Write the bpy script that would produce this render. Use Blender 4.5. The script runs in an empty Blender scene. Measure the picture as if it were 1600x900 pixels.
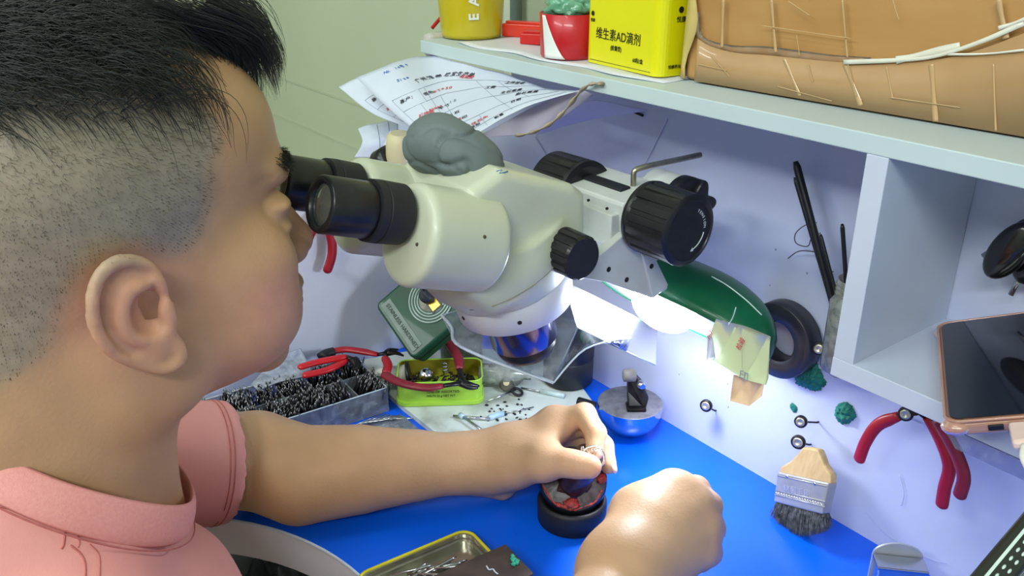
import bpy, bmesh, math, random
import numpy as np
from mathutils import Vector, Matrix
from mathutils.bvhtree import BVHTree
random.seed(7); np.random.seed(7)
SC = bpy.context.scene; COL = SC.collection
V3 = lambda *a: np.array(a, float)

# ------------------------------------------------------------------ camera
FPX = 1364.; PIT = math.radians(23.4)
CAM = V3(0, -.637, .52); HF = V3(-.7976, .6032, 0); RT = V3(.6032, .7976, 0)
FW = HF*math.cos(PIT)-V3(0,0,math.sin(PIT)); UPV = HF*math.sin(PIT)+V3(0,0,math.cos(PIT))
cd = bpy.data.cameras.new('camera'); cam = bpy.data.objects.new('camera', cd); COL.objects.link(cam)
cd.sensor_width = 36; cd.lens = 36*FPX/1600; cd.clip_start = .01
M = Matrix(((RT[0],UPV[0],-FW[0],CAM[0]),(RT[1],UPV[1],-FW[1],CAM[1]),(RT[2],UPV[2],-FW[2],CAM[2]),(0,0,0,1)))
cam.matrix_world = M; SC.camera = cam
def ray(x,y): return FW+RT*(x-800)/FPX-UPV*(y-450)/FPX
def atz(x,y,h=0.): r=ray(x,y); return CAM+r*(h-CAM[2])/r[2]
def aty(x,y,h=0.): r=ray(x,y); return CAM+r*(h-CAM[1])/r[1]
def atx(x,y,h): r=ray(x,y); return CAM+r*(h-CAM[0])/r[0]
def atd(x,y,t): return CAM+ray(x,y)*t

# ------------------------------------------------------------------ world, lights, exposure
SC.view_settings.view_transform='Standard'; SC.view_settings.look='None'
SC.view_settings.gamma=1; SC.view_settings.use_curve_mapping=False; SC.view_settings.exposure=-0.12
w = bpy.data.worlds.new('world'); SC.world = w; w.use_nodes=True
w.node_tree.nodes['Background'].inputs[0].default_value=(.8,.87,1,1)
w.node_tree.nodes['Background'].inputs[1].default_value=.4
def area(name, loc, target, sx, sy, e, col):
    l=bpy.data.lights.new(name,'AREA'); l.shape='RECTANGLE'; l.size=sx; l.size_y=sy; l.energy=e; l.color=col
    o=bpy.data.objects.new(name,l); COL.objects.link(o); o.location=loc
    o.rotation_euler=(Vector(target)-Vector(loc)).to_track_quat('-Z','Y').to_euler(); return o
area('ceiling_tube_light',(-.55,-1.15,1.70),(-.55,-1.15,0),1.3,.16,10,(.93,1,.95))
area('ceiling_tube_light',(.75,-1.75,1.62),(-.3,-.4,.1),1.3,.20,28,(.94,1,.97))
area('ceiling_tube_light',(-.7,-2.3,1.60),(-.5,-.3,.1),1.3,.20,22,(.94,1,.97))

# ------------------------------------------------------------------ materials
def lin(c):
    return tuple(((v/12.92) if v<=.04045 else ((v+.055)/1.055)**2.4) for v in [k/255. for k in c])+(1,)
MATS={}
def mat(name, rgb, rough=.5, metal=0., rgb2=None, scale=20., bump=0., bscale=60., trans=0., emit=None, es=0., alpha=1., ior=1.45, coat=0., sss=0., stretch=None, detail=4., contrast=(.35,.65), spec=.5):
    if name in MATS: return MATS[name]
    m=bpy.data.materials.new(name); m.use_nodes=True; nt=m.node_tree; b=nt.nodes['Principled BSDF']
    b.inputs['Base Color'].default_value=lin(rgb); b.inputs['Roughness'].default_value=rough
    b.inputs['Metallic'].default_value=metal; b.inputs['IOR'].default_value=ior
    b.inputs['Transmission Weight'].default_value=trans; b.inputs['Coat Weight'].default_value=coat
    b.inputs['Specular IOR Level'].default_value=spec
    b.inputs['Alpha'].default_value=alpha
    if sss: b.inputs['Subsurface Weight'].default_value=sss; b.inputs['Subsurface Radius'].default_value=(.012,.004,.002); b.inputs['Subsurface Scale'].default_value=1.
    if emit: b.inputs['Emission Color'].default_value=lin(emit); b.inputs['Emission Strength'].default_value=es
    tc=nt.nodes.new('ShaderNodeTexCoord'); src=tc.outputs['Object']
    if stretch:
        mp=nt.nodes.new('ShaderNodeMapping'); mp.inputs['Scale'].default_value=stretch; nt.links.new(src,mp.inputs[0]); src=mp.outputs[0]
    if rgb2:
        n=nt.nodes.new('ShaderNodeTexNoise'); n.inputs['Scale'].default_value=scale; n.inputs['Detail'].default_value=detail
        nt.links.new(src,n.inputs['Vector'])
        r=nt.nodes.new('ShaderNodeValToRGB'); r.color_ramp.elements[0].position=contrast[0]; r.color_ramp.elements[1].position=contrast[1]
        r.color_ramp.elements[0].color=lin(rgb); r.color_ramp.elements[1].color=lin(rgb2)
        nt.links.new(n.outputs['Fac'],r.inputs[0]); nt.links.new(r.outputs[0],b.inputs['Base Color'])
    if bump:
        n2=nt.nodes.new('ShaderNodeTexNoise'); n2.inputs['Scale'].default_value=bscale; n2.inputs['Detail'].default_value=5
        nt.links.new(src,n2.inputs['Vector'])
        bp=nt.nodes.new('ShaderNodeBump'); bp.inputs['Strength'].default_value=bump; bp.inputs['Distance'].default_value=.002
        nt.links.new(n2.outputs['Fac'],bp.inputs['Height']); nt.links.new(bp.outputs[0],b.inputs['Normal'])
    MATS[name]=m; return m
def vcolmat(name, rough=.5, bump=0., bscale=300., sss=0., spec=.5, coat=0.):
    m=mat(name,(200,200,200),rough,bump=bump,bscale=bscale,sss=sss,spec=spec,coat=coat)
    nt=m.node_tree; a=nt.nodes.new('ShaderNodeVertexColor'); a.layer_name='Col'
    nt.links.new(a.outputs['Color'],nt.nodes['Principled BSDF'].inputs['Base Color']); return m
def clear(name, tint=(235,240,245), rough=.03, fac=.12, ior=1.45):
    # thin clear plastic: mostly passes light straight through, with a glossy skin
    if name in MATS: return MATS[name]
    m=bpy.data.materials.new(name); m.use_nodes=True; nt=m.node_tree; nt.nodes.clear()
    o=nt.nodes.new('ShaderNodeOutputMaterial'); t=nt.nodes.new('ShaderNodeBsdfTransparent'); t.inputs[0].default_value=lin(tint)
    g=nt.nodes.new('ShaderNodeBsdfGlossy'); g.inputs['Roughness'].default_value=rough
    f=nt.nodes.new('ShaderNodeFresnel'); f.inputs[0].default_value=ior
    d=nt.nodes.new('ShaderNodeBsdfDiffuse'); d.inputs[0].default_value=lin(tint)
    n=nt.nodes.new('ShaderNodeTexNoise'); n.inputs['Scale'].default_value=120; tc=nt.nodes.new('ShaderNodeTexCoord'); nt.links.new(tc.outputs['Object'],n.inputs[0])
    mu=nt.nodes.new('ShaderNodeMath'); mu.operation='MULTIPLY'; mu.inputs[1].default_value=fac*2; nt.links.new(n.outputs['Fac'],mu.inputs[0])
    m1=nt.nodes.new('ShaderNodeMixShader'); m2=nt.nodes.new('ShaderNodeMixShader')
    nt.links.new(mu.outputs[0],m1.inputs[0]); nt.links.new(t.outputs[0],m1.inputs[1]); nt.links.new(d.outputs[0],m1.inputs[2])
    nt.links.new(f.outputs[0],m2.inputs[0]); nt.links.new(m1.outputs[0],m2.inputs[1]); nt.links.new(g.outputs[0],m2.inputs[2])
    nt.links.new(m2.outputs[0],o.inputs[0]); MATS[name]=m; return m
STEEL=mat('brushed_steel',(190,192,195),.25,1.,bump=.05,bscale=200)
CHROME=mat('chrome',(225,228,230),.08,1.)
DARKST=mat('dark_steel',(70,68,68),.38,.9,rgb2=(40,38,38),scale=80)
BLACKP=mat('black_plastic',(22,24,28),.32,rgb2=(30,32,36),scale=90)
BLACKR=mat('black_rubber',(28,30,36),.55,bump=.1)
WHITEP=mat('white_paint',(194,210,214),.45,rgb2=(186,202,207),scale=8,bump=.03)
CREAM=mat('cream_enamel',(203,209,188),.34,rgb2=(190,194,170),scale=14,bump=.04,coat=.15,contrast=(.4,.8))
LGREY=mat('light_grey_enamel',(205,210,208),.35,rgb2=(190,194,190),scale=30)
REDH=mat('red_vinyl_grip',(168,24,38),.38,rgb2=(150,18,32),scale=60,coat=.1)
MAROON=mat('maroon_vinyl_grip',(140,34,50),.42,rgb2=(120,28,42),scale=60)
PAPER=mat('white_paper',(206,214,230),.7,rgb2=(198,206,224),scale=15,bump=.05)
INK=mat('black_ink',(40,44,58),.7); REDINK=mat('red_ink',(200,70,80),.7); BLUEINK=mat('blue_ink',(60,110,190),.7); GREYINK=mat('grey_ink',(140,150,168),.7)
CLEARP=clear('clear_plastic')

# ------------------------------------------------------------------ mesh helpers
def nrm(v): v=np.array(v,float); return v/(np.linalg.norm(v)+1e-12)
def basis(ax, hint=(0,0,1)):
    w=nrm(ax); h=np.array(hint,float)
    if abs(w@nrm(h))>.97: h=V3(0,1,0) if abs(w[1])<.9 else V3(1,0,0)
    u=nrm(np.cross(h,w)); v=np.cross(w,u); return u,v,w
class MB:
    def __init__(s): s.v=[]; s.f=[]; s.m=[]; s.sm=[]
    def add(s,vs,fs,mi=0,smooth=False):
        o=len(s.v); s.v+= [tuple(map(float,p)) for p in vs]; s.f+=[tuple(i+o for i in f) for f in fs]; s.m+=[mi]*len(fs); s.sm+=[smooth]*len(fs); return s
    def box(s,c,size,ax=None,mi=0):
        X,Y,Z=ax if ax is not None else (V3(1,0,0),V3(0,1,0),V3(0,0,1)); c=np.array(c,float)
        vs=[c+X*size[0]*i/2+Y*size[1]*j/2+Z*size[2]*k/2 for i in(-1,1) for j in(-1,1) for k in(-1,1)]
        return s.add(vs,[(0,1,3,2),(4,6,7,5),(0,4,5,1),(2,3,7,6),(0,2,6,4),(1,5,7,3)],mi)
    def prism(s,poly,vec,mi=0):
        n=len(poly); p=[np.array(q,float) for q in poly]; vec=np.array(vec,float)
        fs=[tuple(range(n)),tuple(range(2*n-1,n-1,-1))]+[(i,i+n,(i+1)%n+n,(i+1)%n) for i in range(n)]
        return s.add(p+[q+vec for q in p],fs,mi)
    def lathe(s,o,ax,prof,n=40,mi=0,rib=None,hint=(0,0,1),arc=1.,close=True):
        # prof: list of (distance along axis, radius); rib=(count, depth, z0, z1)
        u,v,w=basis(ax,hint); o=np.array(o,float); vs=[];fs=[]
        for (z,r) in prof:
            for i in range(n):
                a=2*math.pi*arc*i/n; rr=r
                if rib and rib[2]<=z<=rib[3]: rr=r-rib[1]*(1 if math.sin(a*rib[0])<-.35 else 0)
                vs.append(o+w*z+(u*math.cos(a)+v*math.sin(a))*rr)
        for j in range(len(prof)-1):
            for i in range(n if arc==1 else n-1): fs.append((j*n+i,j*n+(i+1)%n,(j+1)*n+(i+1)%n,(j+1)*n+i))
        s.add(vs,fs,mi,True)
        if close and arc==1:
            if prof[0][1]>1e-6: s.add(vs[:n],[tuple(range(n-1,-1,-1))],mi)
            if prof[-1][1]>1e-6: s.add(vs[-n:],[tuple(range(n))],mi)
        return s
    def tube(s,path,rad,n=10,mi=0,caps=True,flat=1.,hint=(0,0,1)):
        P=[np.array(p,float) for p in path]; k=len(P); R=rad if hasattr(rad,'__len__') else [rad]*k
        vs=[];fs=[]; pu=None
        for i in range(k):
            t=nrm(P[min(i+1,k-1)]-P[max(i-1,0)])
            if pu is None: u,v,_=basis(t,hint)
            else: u=nrm(pu-t*(pu@t)); v=np.cross(t,u)
            pu=u
            for j in range(n):
                a=2*math.pi*j/n; vs.append(P[i]+(u*math.cos(a)+v*math.sin(a)*flat)*R[i])
        for i in range(k-1):
            for j in range(n): fs.append((i*n+j,i*n+(j+1)%n,(i+1)*n+(j+1)%n,(i+1)*n+j))
        if caps: fs+=[tuple(range(n-1,-1,-1)),tuple(range((k-1)*n,k*n))]
        return s.add(vs,fs,mi,True)
    def ell(s,c,r,ax=None,n=20,mi=0,noise=0.,seed=0,fr=3.):
        X,Y,Z=ax if ax is not None else (V3(1,0,0),V3(0,1,0),V3(0,0,1)); c=np.array(c,float); m=n//2
        if not hasattr(r,'__len__'): r=(r,r,r)
        rs=np.random.RandomState(seed); K=rs.uniform(-1,1,(7,3))*fr; PH=rs.uniform(0,6.3,7)
        vs=[]
        for j in range(m+1):
            th=math.pi*j/m
            for i in range(n):
                a=2*math.pi*i/n; d=V3(math.sin(th)*math.cos(a),math.sin(th)*math.sin(a),math.cos(th))
                f=1+noise*sum(math.sin(K[q]@d*2+PH[q]) for q in range(7))/3 if noise else 1
                vs.append(c+(X*d[0]*r[0]+Y*d[1]*r[1]+Z*d[2]*r[2])*f)
        fs=[(j*n+i,(j+1)*n+i,(j+1)*n+(i+1)%n,j*n+(i+1)%n) for j in range(m) for i in range(n)]
        return s.add(vs,fs,mi,True)
    def torus(s,c,ax,R,r,n=48,m=12,mi=0,flat=1.):
        u,v,w=basis(ax); c=np.array(c,float)
        path=[c+(u*math.cos(2*math.pi*i/n)+v*math.sin(2*math.pi*i/n))*R for i in range(n)]
        vs=[];fs=[]
        for i in range(n):
            a=2*math.pi*i/n; d=u*math.cos(a)+v*math.sin(a)
            for j in range(m):
                b=2*math.pi*j/m; vs.append(c+d*(R+r*math.cos(b))+w*r*flat*math.sin(b))
        fs=[(i*m+j,((i+1)%n)*m+j,((i+1)%n)*m+(j+1)%m,i*m+(j+1)%m) for i in range(n) for j in range(m)]
        return s.add(vs,fs,mi,True)
    def sheet(s,grid,th=.0003,mi=0):
        # grid[i][j] of points -> thin solid sheet
        G=np.array(grid,float); a,b,_=G.shape
        du=np.gradient(G,axis=0); dv=np.gradient(G,axis=1); N=np.cross(du,dv); N/= (np.linalg.norm(N,axis=2,keepdims=True)+1e-12)
        top=(G+N*th/2).reshape(-1,3); bot=(G-N*th/2).reshape(-1,3); n=a*b; fs=[]
        for i in range(a-1):
            for j in range(b-1):
                q=(i*b+j,(i+1)*b+j,(i+1)*b+j+1,i*b+j+1); fs.append(q); fs.append(tuple(x+n for x in q[::-1]))
        rim=[(0,j) for j in range(b)]+[(i,b-1) for i in range(1,a)]+[(a-1,j) for j in range(b-2,-1,-1)]+[(i,0) for i in range(a-2,0,-1)]
        ids=[i*b+j for i,j in rim]; k=len(ids)
        fs+=[(ids[i],ids[(i+1)%k],ids[(i+1)%k]+n,ids[i]+n) for i in range(k)]
        return s.add(list(top)+list(bot),fs,mi,True)
def spline(pts,n=24):
    P=[np.array(p,float) for p in pts]; P=[2*P[0]-P[1]]+P+[2*P[-1]-P[-2]]; out=[]
    segs=len(P)-3
    for s_ in range(segs):
        for i in range(max(2,n//segs)):
            t=i/max(2,n//segs); a,b,c,d=P[s_:s_+4]
            out.append(.5*((2*b)+(-a+c)*t+(2*a-5*b+4*c-d)*t*t+(-a+3*b-3*c+d)*t**3))
    out.append(P[-2]); return out
def tag(o,label=None,cat=None,group=None,kind=None):
    if label: o['label']=label
    if cat: o['category']=cat
    if group: o['group']=group
    if kind: o['kind']=kind
    return o
def wloc(o):
    l=V3(0,0,0)
    while o is not None: l=l+np.array(o.location); o=o.parent
    return l
def obj(name, mb, m, parent=None, bevel=0., loc=None, label=None, seg=2, sub=0, esplit=0):
    """links an MB (built in world coordinates) as one mesh object; its origin is at the base of the thing"""
    vs=np.array(mb.v)
    if loc is None: loc=V3((vs[:,0].min()+vs[:,0].max())/2,(vs[:,1].min()+vs[:,1].max())/2,vs[:,2].min())
    me=bpy.data.meshes.new(name); me.from_pydata([tuple(p) for p in vs-loc],[],mb.f)
    ms=m if isinstance(m,(list,tuple)) else [m]
    for k in ms: me.materials.append(k)
    me.polygons.foreach_set('material_index',[min(i,len(ms)-1) for i in mb.m]); me.polygons.foreach_set('use_smooth',mb.sm)
    me.update(); o=bpy.data.objects.new(name,me); COL.objects.link(o)
    o.location=loc
    if parent is not None: o.parent=parent; o.location=loc-wloc(parent)
    if bevel:
        b=o.modifiers.new('bevel','BEVEL'); b.width=bevel; b.segments=seg; b.limit_method='ANGLE'; b.angle_limit=math.radians(40)
    if sub: q=o.modifiers.new('subd','SUBSURF'); q.levels=sub; q.render_levels=sub
    if label: o['label']=label
    if esplit: e=o.modifiers.new('es','EDGE_SPLIT'); e.split_angle=math.radians(esplit)
    return o
def thing(name,label,cat,loc,group=None):
    o=bpy.data.objects.new(name,None); COL.objects.link(o); o.location=loc; o.empty_display_size=.01
    return tag(o,label,cat,group)
def struct(name,mb,m,bevel=0.): return tag(obj(name,mb,m,bevel=bevel),kind='structure')
def dup(root,loc,rot=None,label=None,group=None,scale=None):
    r=root.copy(); COL.objects.link(r); r.location=loc
    if rot is not None: r.rotation_euler=rot
    if scale: r.scale=(scale,)*3
    if label: r['label']=label
    if group: r['group']=group
    for ch in list(root.children):
        c=ch.copy(); COL.objects.link(c); c.parent=r
        for g in ch.children:
            d=g.copy(); COL.objects.link(d); d.parent=c
    return r
def text(name,body,o,xd,yd,size,m,parent=None,th=.00012,off=.0003,align='LEFT',sx=1.,label=None,rawbold=0.):
    cu=bpy.data.curves.new(name,'FONT'); cu.body=body; cu.size=size; cu.extrude=th; cu.align_x=align; cu.offset=rawbold
    t=bpy.data.objects.new(name,cu); COL.objects.link(t); dg=bpy.context.evaluated_depsgraph_get()
    me=bpy.data.meshes.new_from_object(t.evaluated_get(dg)); bpy.data.objects.remove(t)
    X=nrm(xd); Z=nrm(np.cross(X,yd)); Y=np.cross(Z,X); o=np.array(o,float)+Z*off
    n=len(me.vertices); co=np.empty(n*3); me.vertices.foreach_get('co',co); co=co.reshape(-1,3)
    co=co[:,:1]*X*sx+co[:,1:2]*Y+co[:,2:3]*Z
    me.vertices.foreach_set('co',co.ravel()); me.materials.clear(); me.materials.append(m); me.update()
    q=bpy.data.objects.new(name,me); COL.objects.link(q); q.location=o
    if parent is not None: q.parent=parent; q.location=o-wloc(parent)
    if label: q['label']=label
    return q

# ------------------------------------------------------------------ distance-field modelling (smooth blended surfaces)
class Field:
    def __init__(s,lo,hi,h,big=.06):
        s.lo=np.array(lo,float); s.h=h; s.n=np.ceil((np.array(hi)-s.lo)/h).astype(int)+1
        s.d=np.full(s.n,big,np.float32); s.big=big
        s.ax=[(s.lo[i]+h*np.arange(s.n[i])).astype(np.float32) for i in range(3)]
    def win(s,lo,hi):
        sl=[];
        for i in range(3):
            a=int(max(0,math.floor((lo[i]-s.lo[i])/s.h))); b=int(min(s.n[i],math.ceil((hi[i]-s.lo[i])/s.h)+1))
            if b<=a: return None
            sl.append(slice(a,b))
        return tuple(sl)
    def co(s,w): return s.ax[0][w[0]][:,None,None],s.ax[1][w[1]][None,:,None],s.ax[2][w[2]][None,None,:]
    def _put(s,w,e,k,sub):
        a=s.d[w]
        if sub: a=-a   # smin(-a, e) negated -> max(a,-e)
        hh=np.clip(.5+.5*(a-e)/k,0,1); r=a*(1-hh)+e*hh-k*hh*(1-hh)
        s.d[w]=-r if sub else r
    def cone(s,a,b,r1,r2,k=.01,sub=False,flat=None):
        a=np.array(a,float); b=np.array(b,float); m=max(r1,r2)+k+.012
        w=s.win(np.minimum(a,b)-m,np.maximum(a,b)+m)
        if w is None: return s
        X,Y,Z=s.co(w); d=b-a; L=d@d
        px,py,pz=X-a[0],Y-a[1],Z-a[2]
        t=np.clip((px*d[0]+py*d[1]+pz*d[2])/L,0,1)
        qx,qy,qz=px-t*d[0],py-t*d[1],pz-t*d[2]
        if flat is not None:   # flat=(direction, factor): thinner along direction
            f=nrm(flat[0]); g=1/flat[1]-1; dt=qx*f[0]+qy*f[1]+qz*f[2]
            qx=qx+dt*f[0]*g; qy=qy+dt*f[1]*g; qz=qz+dt*f[2]*g
        s._put(w,np.sqrt(qx*qx+qy*qy+qz*qz)-(r1+(r2-r1)*t),k,sub); return s
    def ell(s,c,r,k=.01,R=None,sub=False):
        c=np.array(c,float); m=max(r)+k+.012; w=s.win(c-m,c+m)
        if w is None: return s
        X,Y,Z=s.co(w); px,py,pz=X-c[0],Y-c[1],Z-c[2]
        R=np.eye(3) if R is None else np.array(R)   # rows = local axes
        q=[px*R[i][0]+py*R[i][1]+pz*R[i][2] for i in range(3)]
        k0=np.sqrt(sum((q[i]/r[i])**2 for i in range(3)))+1e-6; k1=np.sqrt(sum((q[i]/r[i]**2)**2 for i in range(3)))+1e-6
        s._put(w,(k0*(k0-1)/k1).astype(np.float32),k,sub); return s
    def chain(s,pts,rs,k=.006,kk=None,flat=None):
        # consecutive cones blended only lightly
        for i in range(len(pts)-1): s.cone(pts[i],pts[i+1],rs[i],rs[i+1],k if (i==0 or kk is None) else kk,flat=flat)
        return s
    def fn(s,lo,hi,f,k,sub=False):
        w=s.win(lo,hi); X,Y,Z=s.co(w); s._put(w,f(X,Y,Z).astype(np.float32),k,sub); return s
    def mesh(s):
        d=s.d; n=s.n; ins=d<0
        c=np.zeros(tuple(n-1),np.int8)
        for i in(0,1):
            for j in(0,1):
                for k in(0,1): c+=ins[i:n[0]-1+i,j:n[1]-1+j,k:n[2]-1+k]
        act=np.argwhere((c>0)&(c<8)); idx=-np.ones(tuple(n-1),np.int32); idx[tuple(act.T)]=np.arange(len(act))
        cor=np.array([(i,j,k) for i in(0,1) for j in(0,1) for k in(0,1)])
        val=np.stack([d[tuple((act+q).T)] for q in cor],1)
        acc=np.zeros((len(act),3)); cnt=np.zeros(len(act))
        for p in range(8):
            for q in range(p+1,8):
                if abs(cor[p]-cor[q]).sum()==1:
                    a,b=val[:,p],val[:,q]; mk=(a<0)!=(b<0); t=np.where(mk,a/np.where(mk,a-b,1),0)
                    acc+=np.where(mk[:,None],cor[p]+t[:,None]*(cor[q]-cor[p]),0); cnt+=mk
        vs=s.lo+s.h*(act+acc/cnt[:,None]); F=[]
        for axn in range(3):
            a1,a2=(axn+1)%3,(axn+2)%3
            sa=[slice(None)]*3; sb=[slice(None)]*3; sa[axn]=slice(0,-1); sb[axn]=slice(1,None)
            for q in(a1,a2): sa[q]=slice(1,-1); sb[q]=slice(1,-1)
            A=ins[tuple(sa)]; B=ins[tuple(sb)]; e=np.argwhere(A!=B); fl=A[tuple(e.T)]
            e=e.copy(); e[:,a1]+=1; e[:,a2]+=1
            def g(o1,o2):
                t=e.copy(); t[:,a1]-=o1; t[:,a2]-=o2; return idx[tuple(t.T)]
            Q=np.stack([g(1,1),g(0,1),g(0,0),g(1,0)],1); Q[~fl]=Q[~fl][:,::-1]; F.append(Q)
        F=np.concatenate(F); F=F[(F>=0).all(1)]; return vs,F
def obj_np(name,vs,F,m,parent=None,loc=None,col=None,smoothit=0,label=None):
    vs=np.array(vs,float)
    if smoothit:
        E=np.concatenate([F[:,[0,1]],F[:,[1,2]],F[:,[2,3]],F[:,[3,0]]])
        for it in range(smoothit):
            acc=np.zeros_like(vs); cnt=np.zeros(len(vs))
            for a,b in((0,1),(1,0)):
                np.add.at(acc,E[:,a],vs[E[:,b]]); np.add.at(cnt,E[:,a],1)
            vs=vs*.5+.5*acc/np.maximum(cnt,1)[:,None]
    if loc is None: loc=V3((vs[:,0].min()+vs[:,0].max())/2,(vs[:,1].min()+vs[:,1].max())/2,vs[:,2].min())
    me=bpy.data.meshes.new(name); n=len(F)
    me.vertices.add(len(vs)); me.vertices.foreach_set('co',(vs-loc).ravel())
    me.loops.add(n*4); me.loops.foreach_set('vertex_index',F.ravel().astype(np.int32))
    me.polygons.add(n); me.polygons.foreach_set('loop_start',np.arange(0,n*4,4,dtype=np.int32))
    me.polygons.foreach_set('use_smooth',np.ones(n,bool)); me.update(calc_edges=True)
    if col is not None:
        at=me.color_attributes.new('Col','FLOAT_COLOR','POINT'); at.data.foreach_set('color',np.concatenate([col,np.ones((len(vs),1))],1).ravel().astype(np.float32))
    me.materials.append(m); me.validate(); o=bpy.data.objects.new(name,me); COL.objects.link(o); o.location=loc
    if parent is not None: o.parent=parent; o.location=loc-wloc(parent)
    if label: o['label']=label
    return o,vs
def snapper(vs,F):
    b=BVHTree.FromPolygons([tuple(v) for v in vs],[tuple(int(i) for i in f) for f in F])
    def go(px,py,off=0.):
        r=nrm(ray(px,py)); h=b.ray_cast(Vector(CAM),Vector(r))
        if h[0] is None: return None
        return np.array(h[0])+np.array(h[1])*off, np.array(h[1])
    go.bvh=b; return go
def fbm(P,f,seed,oct=3):
    rs=np.random.RandomState(seed); out=np.zeros(len(P)); a=1.
    for o in range(oct):
        K=rs.normal(0,1,(6,3))*f*(2**o); ph=rs.uniform(0,6.3,6)
        out+=a*np.sin(P@K.T+ph).mean(1); a*=.55
    return out
# ================================================================== the room
GREEN=mat('olive_wall_paint',(196,205,176),.6,rgb2=(188,198,168),scale=2.5,bump=.04,bscale=30)
ROOMW=mat('white_wall_paint',(222,226,216),.7,rgb2=(214,218,208),scale=3)
FLOORM=mat('grey_floor_tile',(150,150,145),.5,rgb2=(130,130,126),scale=4)
X0,X1,Y0,Y1,Z0,Z1=-2.6,1.6,-2.6,.07,-.80,1.75
struct('wall_back',MB().box(((X0+X1)/2,Y1+.05,(Z0+Z1)/2),(X1-X0+.2,.1,Z1-Z0)),GREEN)
struct('wall_left',MB().box((X0-.05,(Y0+Y1)/2,(Z0+Z1)/2),(.1,Y1-Y0,Z1-Z0)),GREEN)
struct('wall_right',MB().box((X1+.05,(Y0+Y1)/2,(Z0+Z1)/2),(.1,Y1-Y0,Z1-Z0)),ROOMW)
struct('wall_front',MB().box(((X0+X1)/2,Y0-.05,(Z0+Z1)/2),(X1-X0+.2,.1,Z1-Z0)),ROOMW)
struct('floor',MB().box(((X0+X1)/2,(Y0+Y1)/2,Z0-.05),(X1-X0+.2,Y1-Y0+.2,.1)),FLOORM)
struct('ceiling',MB().box(((X0+X1)/2,(Y0+Y1)/2,Z1+.05),(X1-X0+.2,Y1-Y0+.2,.1)),ROOMW)
# wall trims: faint panel joints and the pale strip with the grey pipe
for k,(px,py) in enumerate([(500,143),(480,200)]):
    P=aty(px,py,Y1); struct('trim_%d'%(k+1),MB().box(((X0-.9)/2,Y1-.0008,P[2]),(-.9-X0,.0016,.004)),mat('wall_joint',(190,199,170),.6,rgb2=(184,194,166),scale=9))
P=aty(797,30,Y1); struct('trim_3',MB().box((P[0],Y1-.002,.8),(.016,.004,1.0)),mat('pale_trim',(222,228,206),.5,rgb2=(214,220,200),scale=12))
P=aty(806,30,Y1-.012); struct('trim_4',MB().lathe((P[0],Y1-.012,.36),(0,0,1),[(0,.0075),(1.2,.0075)],20),mat('grey_pipe',(112,126,120),.4,rgb2=(100,114,110),scale=20))

# ================================================================== the bench
BLUE=mat('blue_bench_laminate',(6,100,244),.33,rgb2=(5,94,234),scale=5,bump=.02,bscale=40)
LAV=mat('lavender_board_film',(204,210,238),.45,rgb2=(197,203,232),scale=7,bump=.06,bscale=12,contrast=(.3,.7))
LAV2=mat('lavender_grey_board',(200,203,226),.5,rgb2=(192,196,220),scale=9,bump=.03,bscale=25)
bench=thing('workbench','white jeweller bench with blue top, lavender back board, overhead shelf and curved cutout','workbench',(-.35,-.3,Z0))
cx,cy,cr=-.52,-.635,.25
def cut_outline():
    p=[(-1.12,0),( .42,0),(.42,-.78),(cx+cr,-.78)]
    p+=[(cx+cr*math.cos(a),cy+cr*math.sin(a)) for a in np.linspace(0,math.pi,41)]
    p+=[(cx-cr,-.78),(-1.12,-.78)]; return p
oc=cut_outline()
def top_slab(z,t,mi=0,grow=0.):
    mb=MB(); n=len(oc)
    # split into quads strips: back strip + wings, so the face stays convex-friendly
    mb.prism([(x,y,z) for x,y in oc][::-1],(0,0,t)); return mb
obj('tabletop',top_slab(-.0015,.0015),BLUE,bench)
obj('tabletop_core',top_slab(-.042,.0404),mat('white_laminate_edge',(232,230,236),.4,rgb2=(222,220,228),scale=10),bench)
obj('edge_band',MB().tube([(cx+(cr-.0005)*math.cos(a),cy+(cr-.0005)*math.sin(a),-.0012) for a in np.linspace(0,math.pi,48)],.0014,8),mat('pale_edge_band',(215,228,245),.35,rgb2=(205,220,240),scale=20),bench)
for x in (-1.08,.38):
    for y in (-.74,-.04): obj('leg',MB().box((x,y,(Z0-.042)/2),(.05,.05,-Z0-.042)),WHITEP,bench,bevel=.002)
obj('back_panel',MB().prism([(-1.12,0,-.06),(.42,0,-.06),(.42,0,.3765),(-.842,0,.3765),(-.842,0,.32),(-.902,0,.32),(-.902,0,.238),(-1.12,0,.238)],(0,.015,0)),LAV,bench)
obj('side_panel',MB().box((-.8945,-.25,.119),(.015,.50,.238)),mat('pale_lavender_board',(222,226,240),.5,rgb2=(216,220,236),scale=7,bump=.03),bench,bevel=.001)
SY=-.1255
obj('shelf_board',MB().box((-.36,(SY+.06)/2,.3835),(.965,.06-SY,.013)),WHITEP,bench,bevel=.0008)
obj('corner_wrap',MB().box((-.851,(SY+.06)/2+.006,.3825),(.018,.06-SY-.01,.026)),mat('clouded_tape_wrap',(205,206,212),.2,rgb2=(190,186,178),scale=40,bump=.3,bscale=70,coat=.5),bench,bevel=.007,seg=3)
WHITEC=mat('lavender_bounce_white',(196,204,222),.45,rgb2=(188,196,214),scale=8,bump=.03)  # white paint with the lavender light bounced off the board mixed into its colour
obj('divider',MB().box((-.292,SY/2-.0004,.3035),(.0155,-SY-.001,.147)),WHITEC,bench,bevel=.0006)
obj('cubby_floor',MB().box((.045,SY/2,.223),(.69,-SY,.0145)),WHITEC,bench,bevel=.0006)
obj('divider',MB().box((.38,SY/2,.3035),(.016,-SY-.001,.147)),WHITEP,bench,bevel=.0006)
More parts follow.
